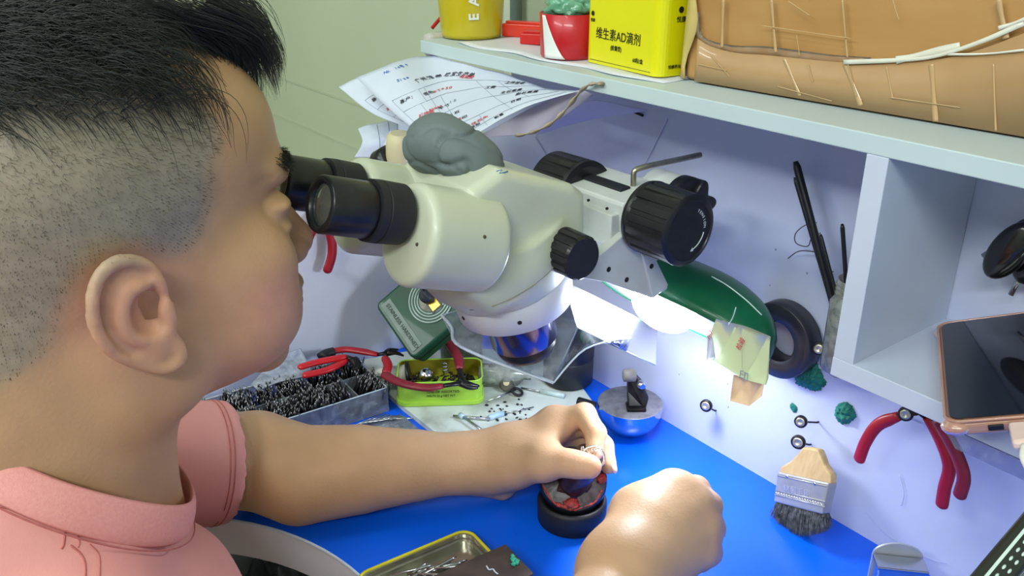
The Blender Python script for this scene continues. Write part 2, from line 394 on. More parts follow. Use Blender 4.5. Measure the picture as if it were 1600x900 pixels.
# film creases and scuffs on the back board
FILM=clear('wrinkled_film',(225,226,240),.12,.25)
def crease(pts,wd,m=FILM,name='film_crease'):
    Q=[aty(x,y,-.0012) for x,y in pts]; mb=MB(); mb.tube(spline(Q,20),wd,6,flat=.35,hint=(0,1,0)); return obj(name,mb,m,bench)
crease([(836,214),(868,268),(900,330)],.0009,LAV); crease([(1043,185),(1020,232),(1002,266)],.0007,LAV)
crease([(1405,742),(1412,770),(1408,790)],.0005,LAV); crease([(1352,800),(1385,835),(1450,872),(1480,880)],.0004,LAV)
SCUFF=mat('dark_scuff',(120,120,150),.6,rgb2=(150,150,175),scale=40)
for (x,y,r) in [(1212,390,.0009),(1261,427,.0010),(1203,446,.0006),(1268,506,.0007),(1138,636,.0008),(1204,530,.0007),(1061,585,.0006),(1137,600,.0006)]:
    P=aty(x,y,0); obj('scuff_mark',MB().ell(P,(r,.0003,r*1.3),n=8),SCUFF,bench)
# drawer under the cutout with crumpled dark plastic
dr=thing('filings_tray','open tray under the bench cutout, left of the blue top, lined for filings','drawer',(-.60,-.365,-.22))
obj('drawer_floor',MB().box((-.60,-.365,-.215),(.44,.21,.008)),mat('dark_tray',(50,56,62),.5,rgb2=(66,72,78),scale=20),dr)
for a in [((-.82,-.365,-.175),(.008,.21,.08)),((-.38,-.365,-.175),(.008,.21,.08)),((-.60,-.262,-.175),(.44,.008,.08))]: obj('drawer_side',MB().box(*a),WHITEP,dr)
G=[[None]*50 for _ in range(50)]
rs=np.random.RandomState(3)
xs=np.linspace(-.805,-.42,50); ys=np.linspace(-.465,-.275,50)
PP=np.array([[(x,y,0) for y in ys] for x in xs]).reshape(-1,3); hh=np.abs(fbm(PP*1.,38,5,4))*.075+np.abs(fbm(PP,90,8,3))*.03
GG=PP.copy(); GG[:,2]=-.185+hh; 
tag(obj('plastic_bag',MB().sheet(GG.reshape(50,50,3),.0006),mat('dark_glossy_plastic_film',(62,74,82),.16,rgb2=(96,108,116),scale=18,bump=.4,bscale=60,coat=.6)),'crumpled dark translucent plastic bag in the tray below the bench edge','plastic bag')
# ================================================================== the person
SKIN=vcolmat('skin',.50,bump=.16,bscale=420,sss=.15,spec=.36)
F=Field((-.80,-.80,-.02),(-.20,-.125,.50),.0022)
HX,HY,HZ=-.532,-.540,.325; YAW=math.radians(5)
cA,sA=math.cos(YAW),math.sin(YAW)
RH=np.array([(cA,sA,0),(-sA,cA,0),(0,0,1)])   # rows: right, forward, up of the head
def h(a,b,c): return V3(HX,HY,HZ)+RH[0]*a+RH[1]*b+RH[2]*c
def ry(ang):  # ellipsoid turned about the vertical of the head
    c,s=math.cos(ang),math.sin(ang); return np.array([RH[0]*c+RH[1]*s,-RH[0]*s+RH[1]*c,RH[2]])
# skull and face
F.ell(h(0,-.012,.062),(.0765,.097,.088),.01,RH)
F.ell(h(0,.045,.070),(.064,.068,.060),.02,RH)
F.ell(h(0,.094,.048),(.050,.021,.014),.014,RH)
F.ell(h(0,.044,.0),(.063,.057,.065),.02,RH)
for s_ in(-1,1):
    F.ell(h(s_*.046,.073,-.002),(.021,.027,.022),.018,RH)
    F.ell(h(s_*.038,.067,-.038),(.030,.037,.036),.02,RH)
    F.ell(h(s_*.052,.006,-.052),(.018,.030,.030),.02,RH)
F.ell(h(0,.045,-.055),(.050,.054,.042),.02,RH)
F.ell(h(0,.091,-.083),(.023,.019,.019),.016,RH)
for s_ in(-1,1): F.ell(h(s_*.032,.118,.022),(.021,.016,.014),.012,RH,sub=True)
F.cone(h(0,.102,.032),h(0,.124,-.010),.008,.0125,.008)
F.ell(h(0,.125,-.014),(.0135,.012,.0115),.006,RH)
for s_ in(-1,1):
    F.ell(h(s_*.0145,.116,-.016),(.0085,.011,.009),.005,RH); F.ell(h(s_*.007,.124,-.0235),(.0038,.006,.004),.002,RH,sub=True)
F.cone(h(-.020,.107,-.042),h(.020,.107,-.042),.0095,.0095,.008); F.ell(h(0,.117,-.040),(.018,.0085,.0066),.006,RH)
F.ell(h(0,.115,-.053),(.018,.0090,.0070),.006,RH); F.ell(h(0,.128,-.0465),(.022,.008,.0012),.002,RH,sub=True)
for s_ in(-1,1):
    F.ell(h(s_*.032,.0925,.021),(.0135,.0125,.0125),.006,RH); F.ell(h(s_*.032,.096,.0275),(.018,.010,.0050),.006,RH); F.ell(h(s_*.032,.097,.0125),(.016,.0095,.004),.004,RH)
# neck, trapezius, upper torso (mostly inside the shirt)
F.cone(h(0,-.012,-.02),V3(-.532,-.605,.165),.060,.066,.025)
F.cone(h(0,-.045,.01),V3(-.532,-.655,.20),.050,.062,.03)
F.cone(h(.048,-.018,-.03),V3(-.515,-.535,.16),.013,.012,.02); F.cone(h(-.048,-.018,-.03),V3(-.545,-.535,.16),.013,.012,.02)
SL=V3(-.700,-.600,.105); SRt=V3(-.360,-.612,.095)
F.cone((-.532,-.61,.15),SL,.064,.05,.03); F.cone((-.532,-.61,.15),SRt,.064,.05,.03)
F.ell((-.532,-.655,.04),(.155,.105,.13),.03)
# left arm
EL=atd(404,735,.815); EL[2]=.050; EL[0]-=.004
M1=atd(470,742,.805); M2=atd(560,733,.810); M3=atd(650,727,.815); W1=atd(735,723,.822); W2=atd(768,722,.822)
F.cone(SL,EL,.050,.0435,.02)
F.chain([EL,M1,M2,M3,W1,W2],[.0445,.0455,.0410,.0330,.0260,.0262],.006,.0012)
# left hand
def fing(pts,rs,k=.0035): F.chain(pts,rs,k,.004)
PAl=[atd(800,712,.822),atd(850,694,.818)]
F.cone(W1,PAl[0],.026,.027,.015)
iM,mM,rM,qM=atd(866,662,.822),atd(868,672,.842),atd(862,688,.858),atd(850,704,.868)
for a_,r_ in((iM,.0155),(mM,.0150),(rM,.0145),(qM,.0135)):
    F.cone(PAl[0],a_,.0235,r_,.012)
F.cone(W2,qM,.022,.013,.012)
fing([iM,atd(913,648,.806),atd(931,677,.786),atd(929,703,.776)],[.0135,.0108,.0094,.0082],.008)
fing([mM,atd(916,663,.832),atd(943,697,.808),atd(951,728,.796)],[.0130,.0105,.0092,.0078],.006)
fing([rM,atd(907,682,.852),atd(930,712,.835),atd(922,738,.822)],[.0125,.0100,.0088,.0078],.006)
fing([qM,atd(888,708,.862),atd(905,730,.85),atd(894,748,.84)],[.0115,.0090,.0080,.0070],.006)
T0,T1,T2,T3=atd(800,722,.805),atd(848,720,.785),atd(888,724,.769),atd(921,729,.761)
F.cone(W2,T0,.024,.021,.012); F.chain([T0,T1,T2,T3],[.020,.0150,.0122,.0108],.010,.004); F.ell((T2+T3)/2,(.012,.012,.0115),.004)
F.cone(T1,iM,.010,.010,.016); F.cone(PAl[0],T1,.024,.015,.014)
F.cone(atd(752,752,.83),atd(785,762,.835),.011,.012,.012)
# right arm
ER=V3(-.262,-.470,.052); WR=atd(975,893,.655); WR2=atd(968,915,.645)
F.cone(SRt,ER,.052,.047,.02)
F.chain([ER,ER*.6+WR2*.4,ER*.25+WR2*.75,WR2,WR],[.047,.046,.036,.0290,.0275],.012,.0015)
# right fist, back of the hand up
RC=atd(1022,822,.690)
K=[atd(1050,768,.712),atd(1086,792,.704),atd(1098,826,.697),atd(1094,862,.692)]
for a_,r_ in zip(K,(.0150,.0150,.0145,.0135)): F.cone(WR,a_,.0275,r_,.016)
F.cone(RC,(K[0]+K[1])/2,.0255,.017,.015); F.cone(WR,atd(1000,806,.705),.0275,.0235,.015); F.cone(atd(1000,806,.705),K[0],.0225,.0150,.012)
for a_ in K: F.ell(nrm(a_-RC)*.002+a_,(.0102,.0102,.0102),.006)
PI_=[atd(1087,766,.728),atd(1107,790,.716),atd(1112,826,.707),atd(1108,864,.700)]
DI=[atd(1074,784,.744),atd(1100,812,.736),atd(1103,846,.728),atd(1094,876,.720)]
TI=[atd(1046,790,.742),atd(1066,818,.742),atd(1066,846,.736),atd(1062,870,.728)]
for a_,b_,c_,d_,r_ in zip(K,PI_,DI,TI,(.0128,.0120,.0115,.0105)): fing([a_,b_,c_,d_],[r_,r_*.93,r_*.85,r_*.75],.007)
F.cone(WR,atd(1002,832,.725),.023,.016,.012); fing([atd(1002,832,.725),atd(1018,808,.742),atd(1046,806,.752)],[.0155,.0120,.0105],.008)
for i_ in ():
    g_=(K[i_]+K[i_+1])/2; o_=nrm(CAM-g_); F.cone(g_+o_*.0235+nrm(K[i_]-RC)*.008,g_+o_*.0265+(RC-g_)*.30,.0040,.0030,.008,sub=True)
for a_ in K:
    o_=nrm(CAM-a_); F.ell(a_+o_*.0062,(.0112,.0112,.0112),.005); F.cone(a_+o_*.0085,WR*.55+a_*.45+o_*.0150,.0065,.0050,.010)
# nearest ear, traced on its own plane
ep=lambda x,y,o=0.: (lambda P: P+V3(.0,0,0)+V3(1,0,0)*(o+max(0,(215-x))*.00008))(atx(x,y,HX+.0785))
F.ell(ep(205,488,.003),(.006,.0205,.030),.004,np.array([nrm((1,-.12,0)),nrm((.12,1,.26)),nrm((0,-.26,1))]))
F.ell(ep(246,545,.001),(.0058,.0105,.0125),.005)
hel=[(246,462),(244,440),(228,414),(196,402),(164,408),(144,432),(137,466),(143,502),(162,532),(190,552),(222,564),(250,570),(272,562),(277,545),(268,526)]
hs=spline([ep(x,y,.0045) for x,y in hel],42)
for i in range(len(hs)-1): F.cone(hs[i],hs[i+1],.0034,.0034,.0022)
F.ell(ep(226,478,.0100),(.0100,.0100,.0155),.003,sub=True)
sc=spline([ep(x,y,.0085) for x,y in [(228,424),(190,421),(164,434),(157,468),(165,502),(186,530),(205,541)]],24)
for i in range(len(sc)-1): F.cone(sc[i],sc[i+1],.0028,.0028,.002,sub=True)
ah=spline([ep(x,y,.0055) for x,y in [(222,440),(198,446),(184,474),(186,502),(203,522),(226,526)]],20)
for i in range(len(ah)-1): F.cone(ah[i],ah[i+1],.0028,.0028,.003)
F.ell(ep(238,475,-.001),(.013,.0046,.0066),.0015,sub=True)
F.ell(ep(253,480,.0045),(.0042,.0038,.0060),.003)
# far ear
F.ell(h(-.082,-.004,-.002),(.006,.018,.029),.004,RH); F.ell(h(-.088,-.002,.004),(.006,.010,.014),.003,RH,sub=True)
pv,pf=F.mesh()
del F
# colour of skin and of the cropped scalp (lighter over the forearms and hands)
def in_poly(yz,poly):
    x,y=yz[:,0],yz[:,1]; c=np.zeros(len(x),bool); n=len(poly)
    for i in range(n):
        x1,y1=poly[i]; x2,y2=poly[i-1]
        t=((y1>y)!=(y2>y))&(x<(x2-x1)*(y-y1)/(y2-y1+1e-12)+x1); c^=t
    return c
hp=(pv-V3(HX,HY,HZ))@RH.T          # head coordinates a,b,c
n1=fbm(pv,70,1,4); n2=fbm(pv,260,2,3); n3=fbm(pv,25,9,2)
skin=np.array([.505,.300,.168])[None]*(1+.10*n1[:,None]+.05*n3[:,None])
red=np.zeros(len(pv))
for c,r in ((h(.06,.075,-.02),.022),(h(0,.13,-.014),.018),(ep(205,480),.034),(h(.04,.06,-.055),.03)): red+=np.exp(-((pv-c)**2).sum(1)/r**2)
for c in PI_+K+[T2,T3,iM,T1,WR]: red+=.5*np.exp(-((pv-c)**2).sum(1)/.012**2)
red=np.clip(red,0,1)[:,None]
skin=skin*(1-red)+red*np.array([.60,.300,.205])*(1+.08*n2[:,None])
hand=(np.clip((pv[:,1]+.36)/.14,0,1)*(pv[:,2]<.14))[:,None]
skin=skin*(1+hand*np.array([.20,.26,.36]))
YZ=lambda px,py: (lambda p:((p-V3(HX,HY,HZ))@RH.T)[1:])(atx(px,py,HX+.072))
hl=[YZ(*q) for q in [(270,100),(310,160),(350,195),(364,222),(345,262),(338,330),(334,372),(312,392),(292,405),(268,402),(240,395),(200,388),(150,400),(118,440),(108,490),(92,540),(60,585),(20,608),(-60,640),(-400,640),(-500,300),(-300,-300),(100,-200),(300,-40)]]
def scalp_d(P):   # >0 on the scalp, soft edge
    q=(P-V3(HX,HY,HZ))@RH.T; off=fbm(P,90,4,3)*.004
    m=np.zeros(len(P))
    for dy,dz in ((0,0),(.004,0),(-.004,0),(0,.004),(0,-.004),(.007,.004),(-.007,-.004),(.004,-.007),(-.004,.007)):
        m+=in_poly(np.stack([q[:,1]+dy+off,q[:,2]+dz+off],1),hl)
    return m/9.
mk=scalp_d(pv); top=1/(1+np.exp(-(hp[:,2]-.0+ -(.112))/.007))   # crown hair zone
stub=np.array([.300,.262,.205])*(1+.12*n2[:,None]+.12*n1[:,None])
colr=skin*(1-mk[:,None]*.90)+stub*mk[:,None]*.90
mtop=(mk*top)[:,None]; colr=colr*(1-mtop)+np.array([.012,.013,.015])*mtop
brow=np.exp(-(((hp[:,0]-.030)/.020)**2+((hp[:,2]-.050)/.0055)**2)**2)+np.exp(-(((hp[:,0]+.030)/.020)**2+((hp[:,2]-.050)/.0055)**2)**2)
brow=(brow*(hp[:,1]>.06)*(hp[:,1]<.16))[:,None]; colr=colr*(1-brow*.8)+np.array([.03,.025,.02])*brow*.8
lips=(np.exp(-((hp[:,0]/.021)**2+((hp[:,2]+.047)/.012)**2)**2)*(hp[:,1]>.09)*(hp[:,1]<.16))[:,None]; colr=colr*(1-lips*.7)+np.array([.42,.16,.13])*lips*.7
person,pvs=obj_np('person',pv,pf,SKIN,loc=V3(-.53,-.64,-.02),col=np.clip(colr,0,1),smoothit=1)
tag(person,'person in a pink shirt bent over the microscope eyepieces, short dark hair, both hands working','person')
psnap=snapper(pvs,pf)
# nails
NAIL=mat('fingernail',(232,196,180),.25,coat=.4,rgb2=(236,204,190),scale=60)
def nail(tip,prev,out,r):
    w_=nrm(tip-prev); o_=nrm(out-w_*(out@w_)); s_=np.cross(w_,o_); obj('fingernail',MB().ell(tip+o_*r*.55+w_*r*.25,(r*.72,r*.95,r*.38),(s_,w_,o_),14),NAIL,person)
nail(atd(951,728,.796),atd(943,697,.808),V3(.75,.45,.3),.0078)
nail(atd(929,703,.776),atd(931,677,.786),V3(.5,.6,.5),.0080)
# cropped side hair and the long top hair
def scalp_pts(n,lo,hi,seed,pmask):
    rs=np.random.RandomState(seed); out=[]
    cand=rs.choice(len(pvs),n*8); P=pvs[cand]; q=(P-V3(HX,HY,HZ))@RH.T
    ok=(q[:,2]>lo)&(q[:,2]<hi)&pmask(P,q); return P[ok][:n]
C0=h(0,-.005,.045)
def strands(paths,r0,name,m):
    # paths: (N,k,3); each strand a tapering three-sided tube, all in one mesh
    N,k,_=paths.shape; T=np.gradient(paths,axis=1); T/=np.linalg.norm(T,axis=2,keepdims=True)+1e-9
    A=np.cross(T,np.array([.3,.5,.8])); A/=np.linalg.norm(A,axis=2,keepdims=True)+1e-9; B=np.cross(T,A)
    tp=(1-.8*(np.arange(k)/(k-1))**2)[None,:,None]*r0
    V=np.stack([paths+(A*math.cos(a)+B*math.sin(a))*tp for a in (0,2.094,4.188)],2)  # N,k,3,3
    idx=np.arange(N*k*3).reshape(N,k,3); f=[]
    for j in range(3):
        j2=(j+1)%3; f.append(np.stack([idx[:,:-1,j],idx[:,:-1,j2],idx[:,1:,j2],idx[:,1:,j]],-1).reshape(-1,4))
    o,_=obj_np(name,V.reshape(-1,3),np.concatenate(f),m,person); return o
HAIRM=mat('black_hair',(24,26,28),.36,rgb2=(38,42,44),scale=60,spec=.6)
BUZZM=mat('cropped_hair',(70,62,52),.5,rgb2=(120,110,94),scale=120)
rs=np.random.RandomState(11)
bp_=scalp_pts(30000,-.06,.13,12,lambda P,q:(scalp_d(P)>.45)&(q[:,0]>-.02)&((q[:,0]<.0835)|(q[:,2]>.034)))
nn=bp_-C0; nn/=np.linalg.norm(nn,axis=1,keepdims=True)
qc=((bp_-V3(HX,HY,HZ))@RH.T)[:,2]
dirv=nn*.45+np.array([0,0,-1.])*.55+np.outer(rs.normal(0,.25,len(bp_)),RH[1])+np.array([RH[1]])*.35+rs.normal(0,.2,bp_.shape); dirv/=np.linalg.norm(dirv,axis=1,keepdims=True)
ln=(.0014+.0034*np.clip((qc-.045)/.05,0,1))*rs.uniform(.7,1.3,len(bp_))
pth=np.stack([bp_-nn*.0004,bp_+dirv*ln[:,None]*.5+nn*.0003,bp_+dirv*ln[:,None]],1)
strands(pth,.00010,'cropped_side_hair',BUZZM)
# top hair: locks combed forward and slightly to the near side
tp_=scalp_pts(15000,.095,.20,13,lambda P,q:(scalp_d(P)>.3)&(q[:,2]>.108+.012*rs.normal(0,1,len(q))*.4))
qq=(tp_-V3(HX,HY,HZ))@RH.T
k=12; paths=np.zeros((len(tp_),k,3)); cl=np.round(tp_/.012)*.012; lock=fbm(cl,60,21,2)
lenv=.030+.022*rs.uniform(0,1,len(tp_))+.022*np.clip((qq[:,1]-.02)/.06,0,1)+.010*lock
d=nrm(RH[1])[None]*(1.0+.25*lock[:,None])+RH[0][None]*(.25*np.sign(qq[:,0]+.01)[:,None]+.30*fbm(cl,80,22,2)[:,None])+rs.normal(0,.10,tp_.shape)
n0=tp_-C0; n0/=np.linalg.norm(n0,axis=1,keepdims=True); d=d+n0*.9
P=tp_-n0*.001; paths[:,0]=P; axr=np.array([.0765,.104,.090])
for j in range(1,k):
    d=d/np.linalg.norm(d,axis=1,keepdims=True); P=P+d*(lenv/(k-1))[:,None]
    q=(P-h(0,-.002,.062))@RH.T; rr=np.sqrt(((q/(axr+.004))**2).sum(1)); nx=q/np.linalg.norm(q,axis=1,keepdims=True)
    push=np.clip(1.0-rr,0,1)*.09
    P=P+(nx*push[:,None])@RH
    d=d+np.array([0,0,-.20])-n0*.16+rs.normal(0,.035,P.shape); paths[:,j]=P
strands(paths,.00026,'top_hair',HAIRM)
# forelock tufts hanging over the forehead, traced to where they end
tr=[((250,60),(330,80),(318,120),(330,178)),((260,50),(345,90),(335,130),(338,185)),((300,40),(372,80),(380,120),(385,165)),((320,30),(395,70),(418,110),(432,150)),((300,20),(390,50),(425,95),(436,140)),((330,10),(400,40),(432,85),(434,125)),((280,40),(350,90),(352,128),(350,170)),((310,35),(385,85),(400,120),(408,168)),((320,20),(380,50),(410,80),(425,120)),((300,30),(362,80),(364,115),(362,150)),((190,20),(275,62),(305,92),(318,128)),((330,-20),(390,12),(420,55),(437,112)),((230,0),(330,40),(388,84),(402,128)),((340,0),(392,30),(408,70),(418,104)),((250,10),(340,55),(372,96),(376,140))]
fp=[]
for q,(a,b,c,e) in enumerate(tr):
    xa=-.515-.006*(q%4)
    for i in range(95):
        jx=rs.normal(0,11); jy=rs.normal(0,9); ds=rs.normal(0,.0060); L_=rs.uniform(.72,1.04)
        pts=[atx(a[0]+jx*1.5,a[1]+jy*1.5,xa+ds*1.6),atx(b[0]+jx,b[1]+jy,xa+ds),atx(c[0]+jx*.7,c[1]+jy*.7,xa+ds*.7),atx(e[0]+jx*.4,e[1]+jy*.5,xa+ds*.4)]
        s_=spline(pts,12); s_=np.array(s_); m_=int(len(s_)*L_); s_=s_[:m_]; ii=np.linspace(0,len(s_)-1,8); fp.append(np.stack([np.interp(ii,np.arange(len(s_)),s_[:,t]) for t in range(3)],1))
strands(np.array(fp),.00022,'forelock',HAIRM)

# eyebrows
eb=[]
for s_ in (-1,1):
    for i in range(420):
        t=rs.uniform(0,1); a_=s_*(.012+.036*t); c_=.047+.008*math.sin(t*2.4)+rs.normal(0,.0022)
        o0=V3(HX,HY,HZ)+RH[0]*a_+RH[2]*c_; hit=psnap.bvh.ray_cast(Vector(o0+RH[1]*.2),Vector(-RH[1]))
        if hit[0] is None: continue
        p=np.array(hit[0]); nn_=np.array(hit[1]); d_=nrm(RH[0]*s_*.9+RH[2]*(.35-.6*t)+nn_*.15+rs.normal(0,.12,3)); L_=rs.uniform(.005,.009)
        eb.append([p-nn_*.0004,p+d_*L_*.5,p+d_*L_-nn_*.0008])
strands(np.array(eb),.00020,'eyebrow',HAIRM)
# ------------------------------------------------------------------ shirt
PINK=mat('pink_jersey',(224,156,150),.85,rgb2=(218,148,143),scale=14,bump=.10,bscale=900,spec=.2)
SEAM=mat('dark_pink_stitching',(190,108,104),.85,rgb2=(176,96,94),scale=200)
S=Field((-.82,-.98,-.36),(-.20,-.36,.30),.004)
S.cone((-.532,-.62,.155),SL+V3(0,0,.004),.072,.060,.03); S.cone((-.532,-.62,.155),SRt+V3(0,0,.004),.072,.060,.03)
S.cone((-.532,-.665,.175),(-.532,-.70,.10),.080,.12,.03)
S.ell((-.532,-.665,.04),(.172,.125,.15),.04); S.cone((-.532,-.70,0),(-.532,-.78,-.30),.135,.150,.05); S.cone((-.60,-.70,0),(-.60,-.78,-.30),.12,.130,.04); S.cone((-.464,-.70,0),(-.464,-.78,-.30),.12,.130,.04)
S.ell((-.532,-.564,.022),(.112,.082,.118),.035)
dl=nrm(EL-SL); Lc=SL+(EL-SL)*.86
S.cone(SL,Lc+dl*.02,.060,.0550,.02)
def cuff(P0,dr,R=.09):
    lo=P0-.12; hi=P0+.12
    def f(X,Y,Z):
        t=(X-P0[0])*dr[0]+(Y-P0[1])*dr[1]+(Z-P0[2])*dr[2]
        rx,ry_,rz=X-P0[0]-t*dr[0],Y-P0[1]-t*dr[1],Z-P0[2]-t*dr[2]
        return np.maximum(np.maximum(-t,t-.09),np.sqrt(rx*rx+ry_*ry_+rz*rz)-R)
    S.fn(lo,hi,f,.002,sub=True)
cuff(Lc,dl)
dr_=nrm(ER-SRt); Rc=SRt+(ER-SRt)*.62; S.cone(SRt,Rc+dr_*.02,.064,.063,.02); cuff(Rc,dr_)
S.cone(Lc-dl*.006,Lc+dl*.02,.0490,.0490,.002,sub=True); S.cone(Rc-dr_*.012,Rc+dr_*.02,.055,.055,.002,sub=True)
# neck opening
CN=nrm((0,.66,.75)); CC=V3(-.532,-.590,.214)
S.cone(CC-CN*.075,CC-CN*.024+V3(0,.004,0),.092,.0765,.02)
S.cone(CC-CN*.012+V3(0,.012,0),CC+CN*.12+V3(0,.012,0),.074,.078,.004,sub=True)
sv,sf=S.mesh(); del S
pn=sv-V3(-.53,-.66,.05); pn/=np.linalg.norm(pn,axis=1,keepdims=True)
fold=np.sin(sv[:,1]*42+sv[:,2]*95+6*fbm(sv,9,31,2))*.5+fbm(sv,30,33,2)*.6
sv=sv+pn*(fold*.0032*np.clip((np.linalg.norm(sv-Lc,axis=1)-.07)/.05,0,1)*np.clip((np.linalg.norm(sv-Rc,axis=1)-.07)/.05,0,1))[:,None]
shirt,svs=obj_np('shirt',sv,sf,PINK,person,smoothit=3)
ssnap=snapper(svs,sf)
# ribbed collar: a standing band round the neck
u_,v_=V3(1,0,0),nrm(np.cross(CN,V3(1,0,0)))
if v_[1]<0: v_=-v_
ncol=96; mb=MB(); rings=[]
for i in range(ncol):
    a=2*math.pi*i/ncol; wv=.0016*math.sin(3*a+.6)
    dirr=u_*math.cos(a)+v_*math.sin(a)
    r1=.0795+.004*max(0,math.sin(a))
    base=CC+V3(0,.010,0)+u_*math.cos(a)*(r1+.004)+v_*math.sin(a)*(r1+.010)-CN*.016
    topp=CC+V3(0,.010,0)+u_*math.cos(a)*(r1-.0045)+v_*math.sin(a)*(r1+.000)+CN*(.0075+wv)
    rings.append([base+dirr*.001,base*.4+topp*.6+dirr*.003,topp+dirr*.0005,topp-dirr*.0022+CN*.0002,base*.4+topp*.6-dirr*.0005,base-dirr*.0025])
vs=[p for r in rings for p in r]; fs=[]
for i in range(ncol):
    for j in range(6): fs.append((i*6+j,((i+1)%ncol)*6+j,((i+1)%ncol)*6+(j+1)%6,i*6+(j+1)%6))
mb.add(vs,fs,0,True); collar=obj('collar',mb,mat('pink_rib_knit',(228,158,152),.85,rgb2=(222,150,145),scale=500,bump=.2,bscale=1200,spec=.2),person,sub=1)
ct=MB(); ct.tube([r[0]*.92+r[1]*.08+nrm(r[0]-CC)*.0022 for r in rings]+[rings[0][0]*.92+rings[0][1]*.08+nrm(rings[0][0]-CC)*.0022],.0005,6,caps=False); obj('collar_seam',ct,SEAM,person)
def seam(pts,r=.0004,off=.0001,name='seam'):
    out=[]
    for p in spline([V3(x,y,0) for x,y in pts],40):
        hcol=ssnap(p[0],p[1],off)
        if hcol is not None: out.append(hcol[0])
    if len(out)>3: obj(name,MB().tube(out,r,6),SEAM,person)
seam([(-30,776),(30,778),(60,788),(84,802),(100,820),(100,848),(96,858)],.0006)
seam([(-30,790),(20,796),(60,806),(84,810),(112,820),(124,845),(122,856)])
seam([(110,852),(126,866),(133,885),(132,930)],.0006); seam([(140,850),(154,866),(156,890),(154,930)])
# hem stitching on the left sleeve
for t_,r_ in ((-.012,.0640),(-.016,.0640)):
    uu,vv,ww=basis(dl); ring=[Lc+dl*t_+(uu*math.cos(a)+vv*math.sin(a))*.2 for a in np.linspace(0,2*math.pi,60)]
    pts=[]; bv=ssnap.bvh
    for q in ring:
        hh_=bv.ray_cast(Vector(q),Vector(Lc+dl*t_-q).normalized())
        if hh_[0] is not None and (np.linalg.norm(np.array(hh_[0])-Lc)<.085): pts.append(np.array(hh_[0])+np.array(hh_[1])*.0003)
    if len(pts)>10: obj('sleeve_hem',MB().tube(pts,.0005,6,caps=False),SEAM,person)
# trousers under the bench
T_=Field((-.80,-.99,-.50),(-.26,-.25,-.24),.006)
for s_ in(-1,1): T_.cone((-.53+s_*.09,-.80,-.36),(-.53+s_*.10,-.36,-.37),.095,.075,.03)
T_.ell((-.53,-.80,-.34),(.17,.13,.10),.04)
tv,tf=T_.mesh(); obj_np('trousers',tv,tf,mat('dark_trousers',(46,50,62),.9,rgb2=(38,42,54),scale=30),person,smoothit=2)
# ================================================================== stereo microscope
TH=math.radians(15); MO=V3(-.519,-.229,.181); MU=V3(0,-math.sin(TH),math.cos(TH)); MV=V3(0,math.cos(TH),math.sin(TH)); ML=V3(1,0,0)
def m3(l,v,u): return MO+ML*l+MV*v+MU*u
ED=V3(0,math.cos(math.radians(18)),-math.sin(math.radians(18)))
EN=V3(0,math.sin(math.radians(18)),math.cos(math.radians(18)))
scope=thing('stereo_microscope','cream binocular stereo microscope with black eyepieces, tilted on a white focusing block above the bench','microscope',(-.52,-.2,.17))
B=Field((-.10,-.15,.02),(.10,.09,.24),.0016,big=.05)
poly=[(-.060,.150),(-.040,.180),(-.012,.184),(.048,.143),(.057,.131),(.050,.100),(.034,.078),(-.046,.078),(-.064,.105)]
def polyf(X,Y,Z,hw=.0385,r=.009,pp=poly):
    # rounded extrusion of a polygon in the (v,u) plane, slightly narrower to the top
    hwz=hw+.0*Z; d=None; inside=None; shp=np.broadcast(X,Y,Z).shape
    y,z=np.broadcast_arrays(Y[0] if False else Y,Z); n=len(pp); best=None; par=np.zeros(y.shape,bool)
    for i in range(n):
        a=np.array(pp[i]); b=np.array(pp[i-1]); e=b-a; wx=y-a[0]; wy=z-a[1]; t=np.clip((wx*e[0]+wy*e[1])/(e@e),0,1)
        q=(wx-e[0]*t)**2+(wy-e[1]*t)**2; best=q if best is None else np.minimum(best,q)
        c1=(a[1]>z)!=(b[1]>z); xs_=(b[0]-a[0])*(z-a[1])/(b[1]-a[1]+1e-9)+a[0]; par^=c1&(y<xs_)
    d2=np.sqrt(best)*np.where(par,-1,1)+r
    dx=np.abs(X)-hwz
    d2,dx=np.broadcast_arrays(d2,dx)
    return np.minimum(np.maximum(d2,dx),0)+np.sqrt(np.maximum(d2,0)**2+np.maximum(dx,0)**2)-r
B.fn((-.08,-.09,.04),(.08,.09,.22),polyf,.002)
B.fn((-.07,-.08,.05),(.07,.08,.13),lambda X,Y,Z: np.maximum(np.sqrt(X**2+(Y+.002)**2)-(.0490+.10*(Z-.072)),np.abs(Z-.096)-.024),.006)
B.ell((0,-.010,.100),(.056,.060,.040),.012)
bv_,bf_=B.mesh(); del B
bv_=MO+bv_[:,:1]*ML+bv_[:,1:2]*MV+bv_[:,2:3]*MU
body,bvs=obj_np('body',bv_,bf_,CREAM,scope,smoothit=2)
bsnap=snapper(bvs,bf_)
seamp=[bsnap(x,y,.0002) for x,y in [(648,468),(670,476),(700,482),(735,484),(770,478),(800,466),(830,448),(855,428),(872,410)]]
obj('housing_seam',MB().tube([p[0] for p in seamp if p],.0005,6),mat('dull_seam_line',(150,146,126),.6,rgb2=(140,136,118),scale=60),scope)  # thin darker line along the housing joint
mb=MB().lathe(MO,MU,[(.0455,.0465),(.0465,.0480),(.066,.0500),(.074,.0490)],72); obj('nosepiece_ring',mb,mat('white_enamel_ring',(226,228,232),.3,rgb2=(216,218,222),scale=30),scope,bevel=0)
for a in (-.55,-1.6):
    d=ML*math.cos(a)+MV*math.sin(a); obj('screw_hole',MB().lathe(MO+MU*.058+d*.0482,d,[(-.001,.0018),(.0014,.0018)],14),BLACKP,scope)
BLUED=mat('blued_steel',(64,66,110),.18,.85,rgb2=(100,96,140),scale=18,coat=.3)
obj('objective_barrel',MB().lathe(MO,MU,[(.008,.0262),(.010,.0285),(.0460,.0285)],64),BLUED,scope)
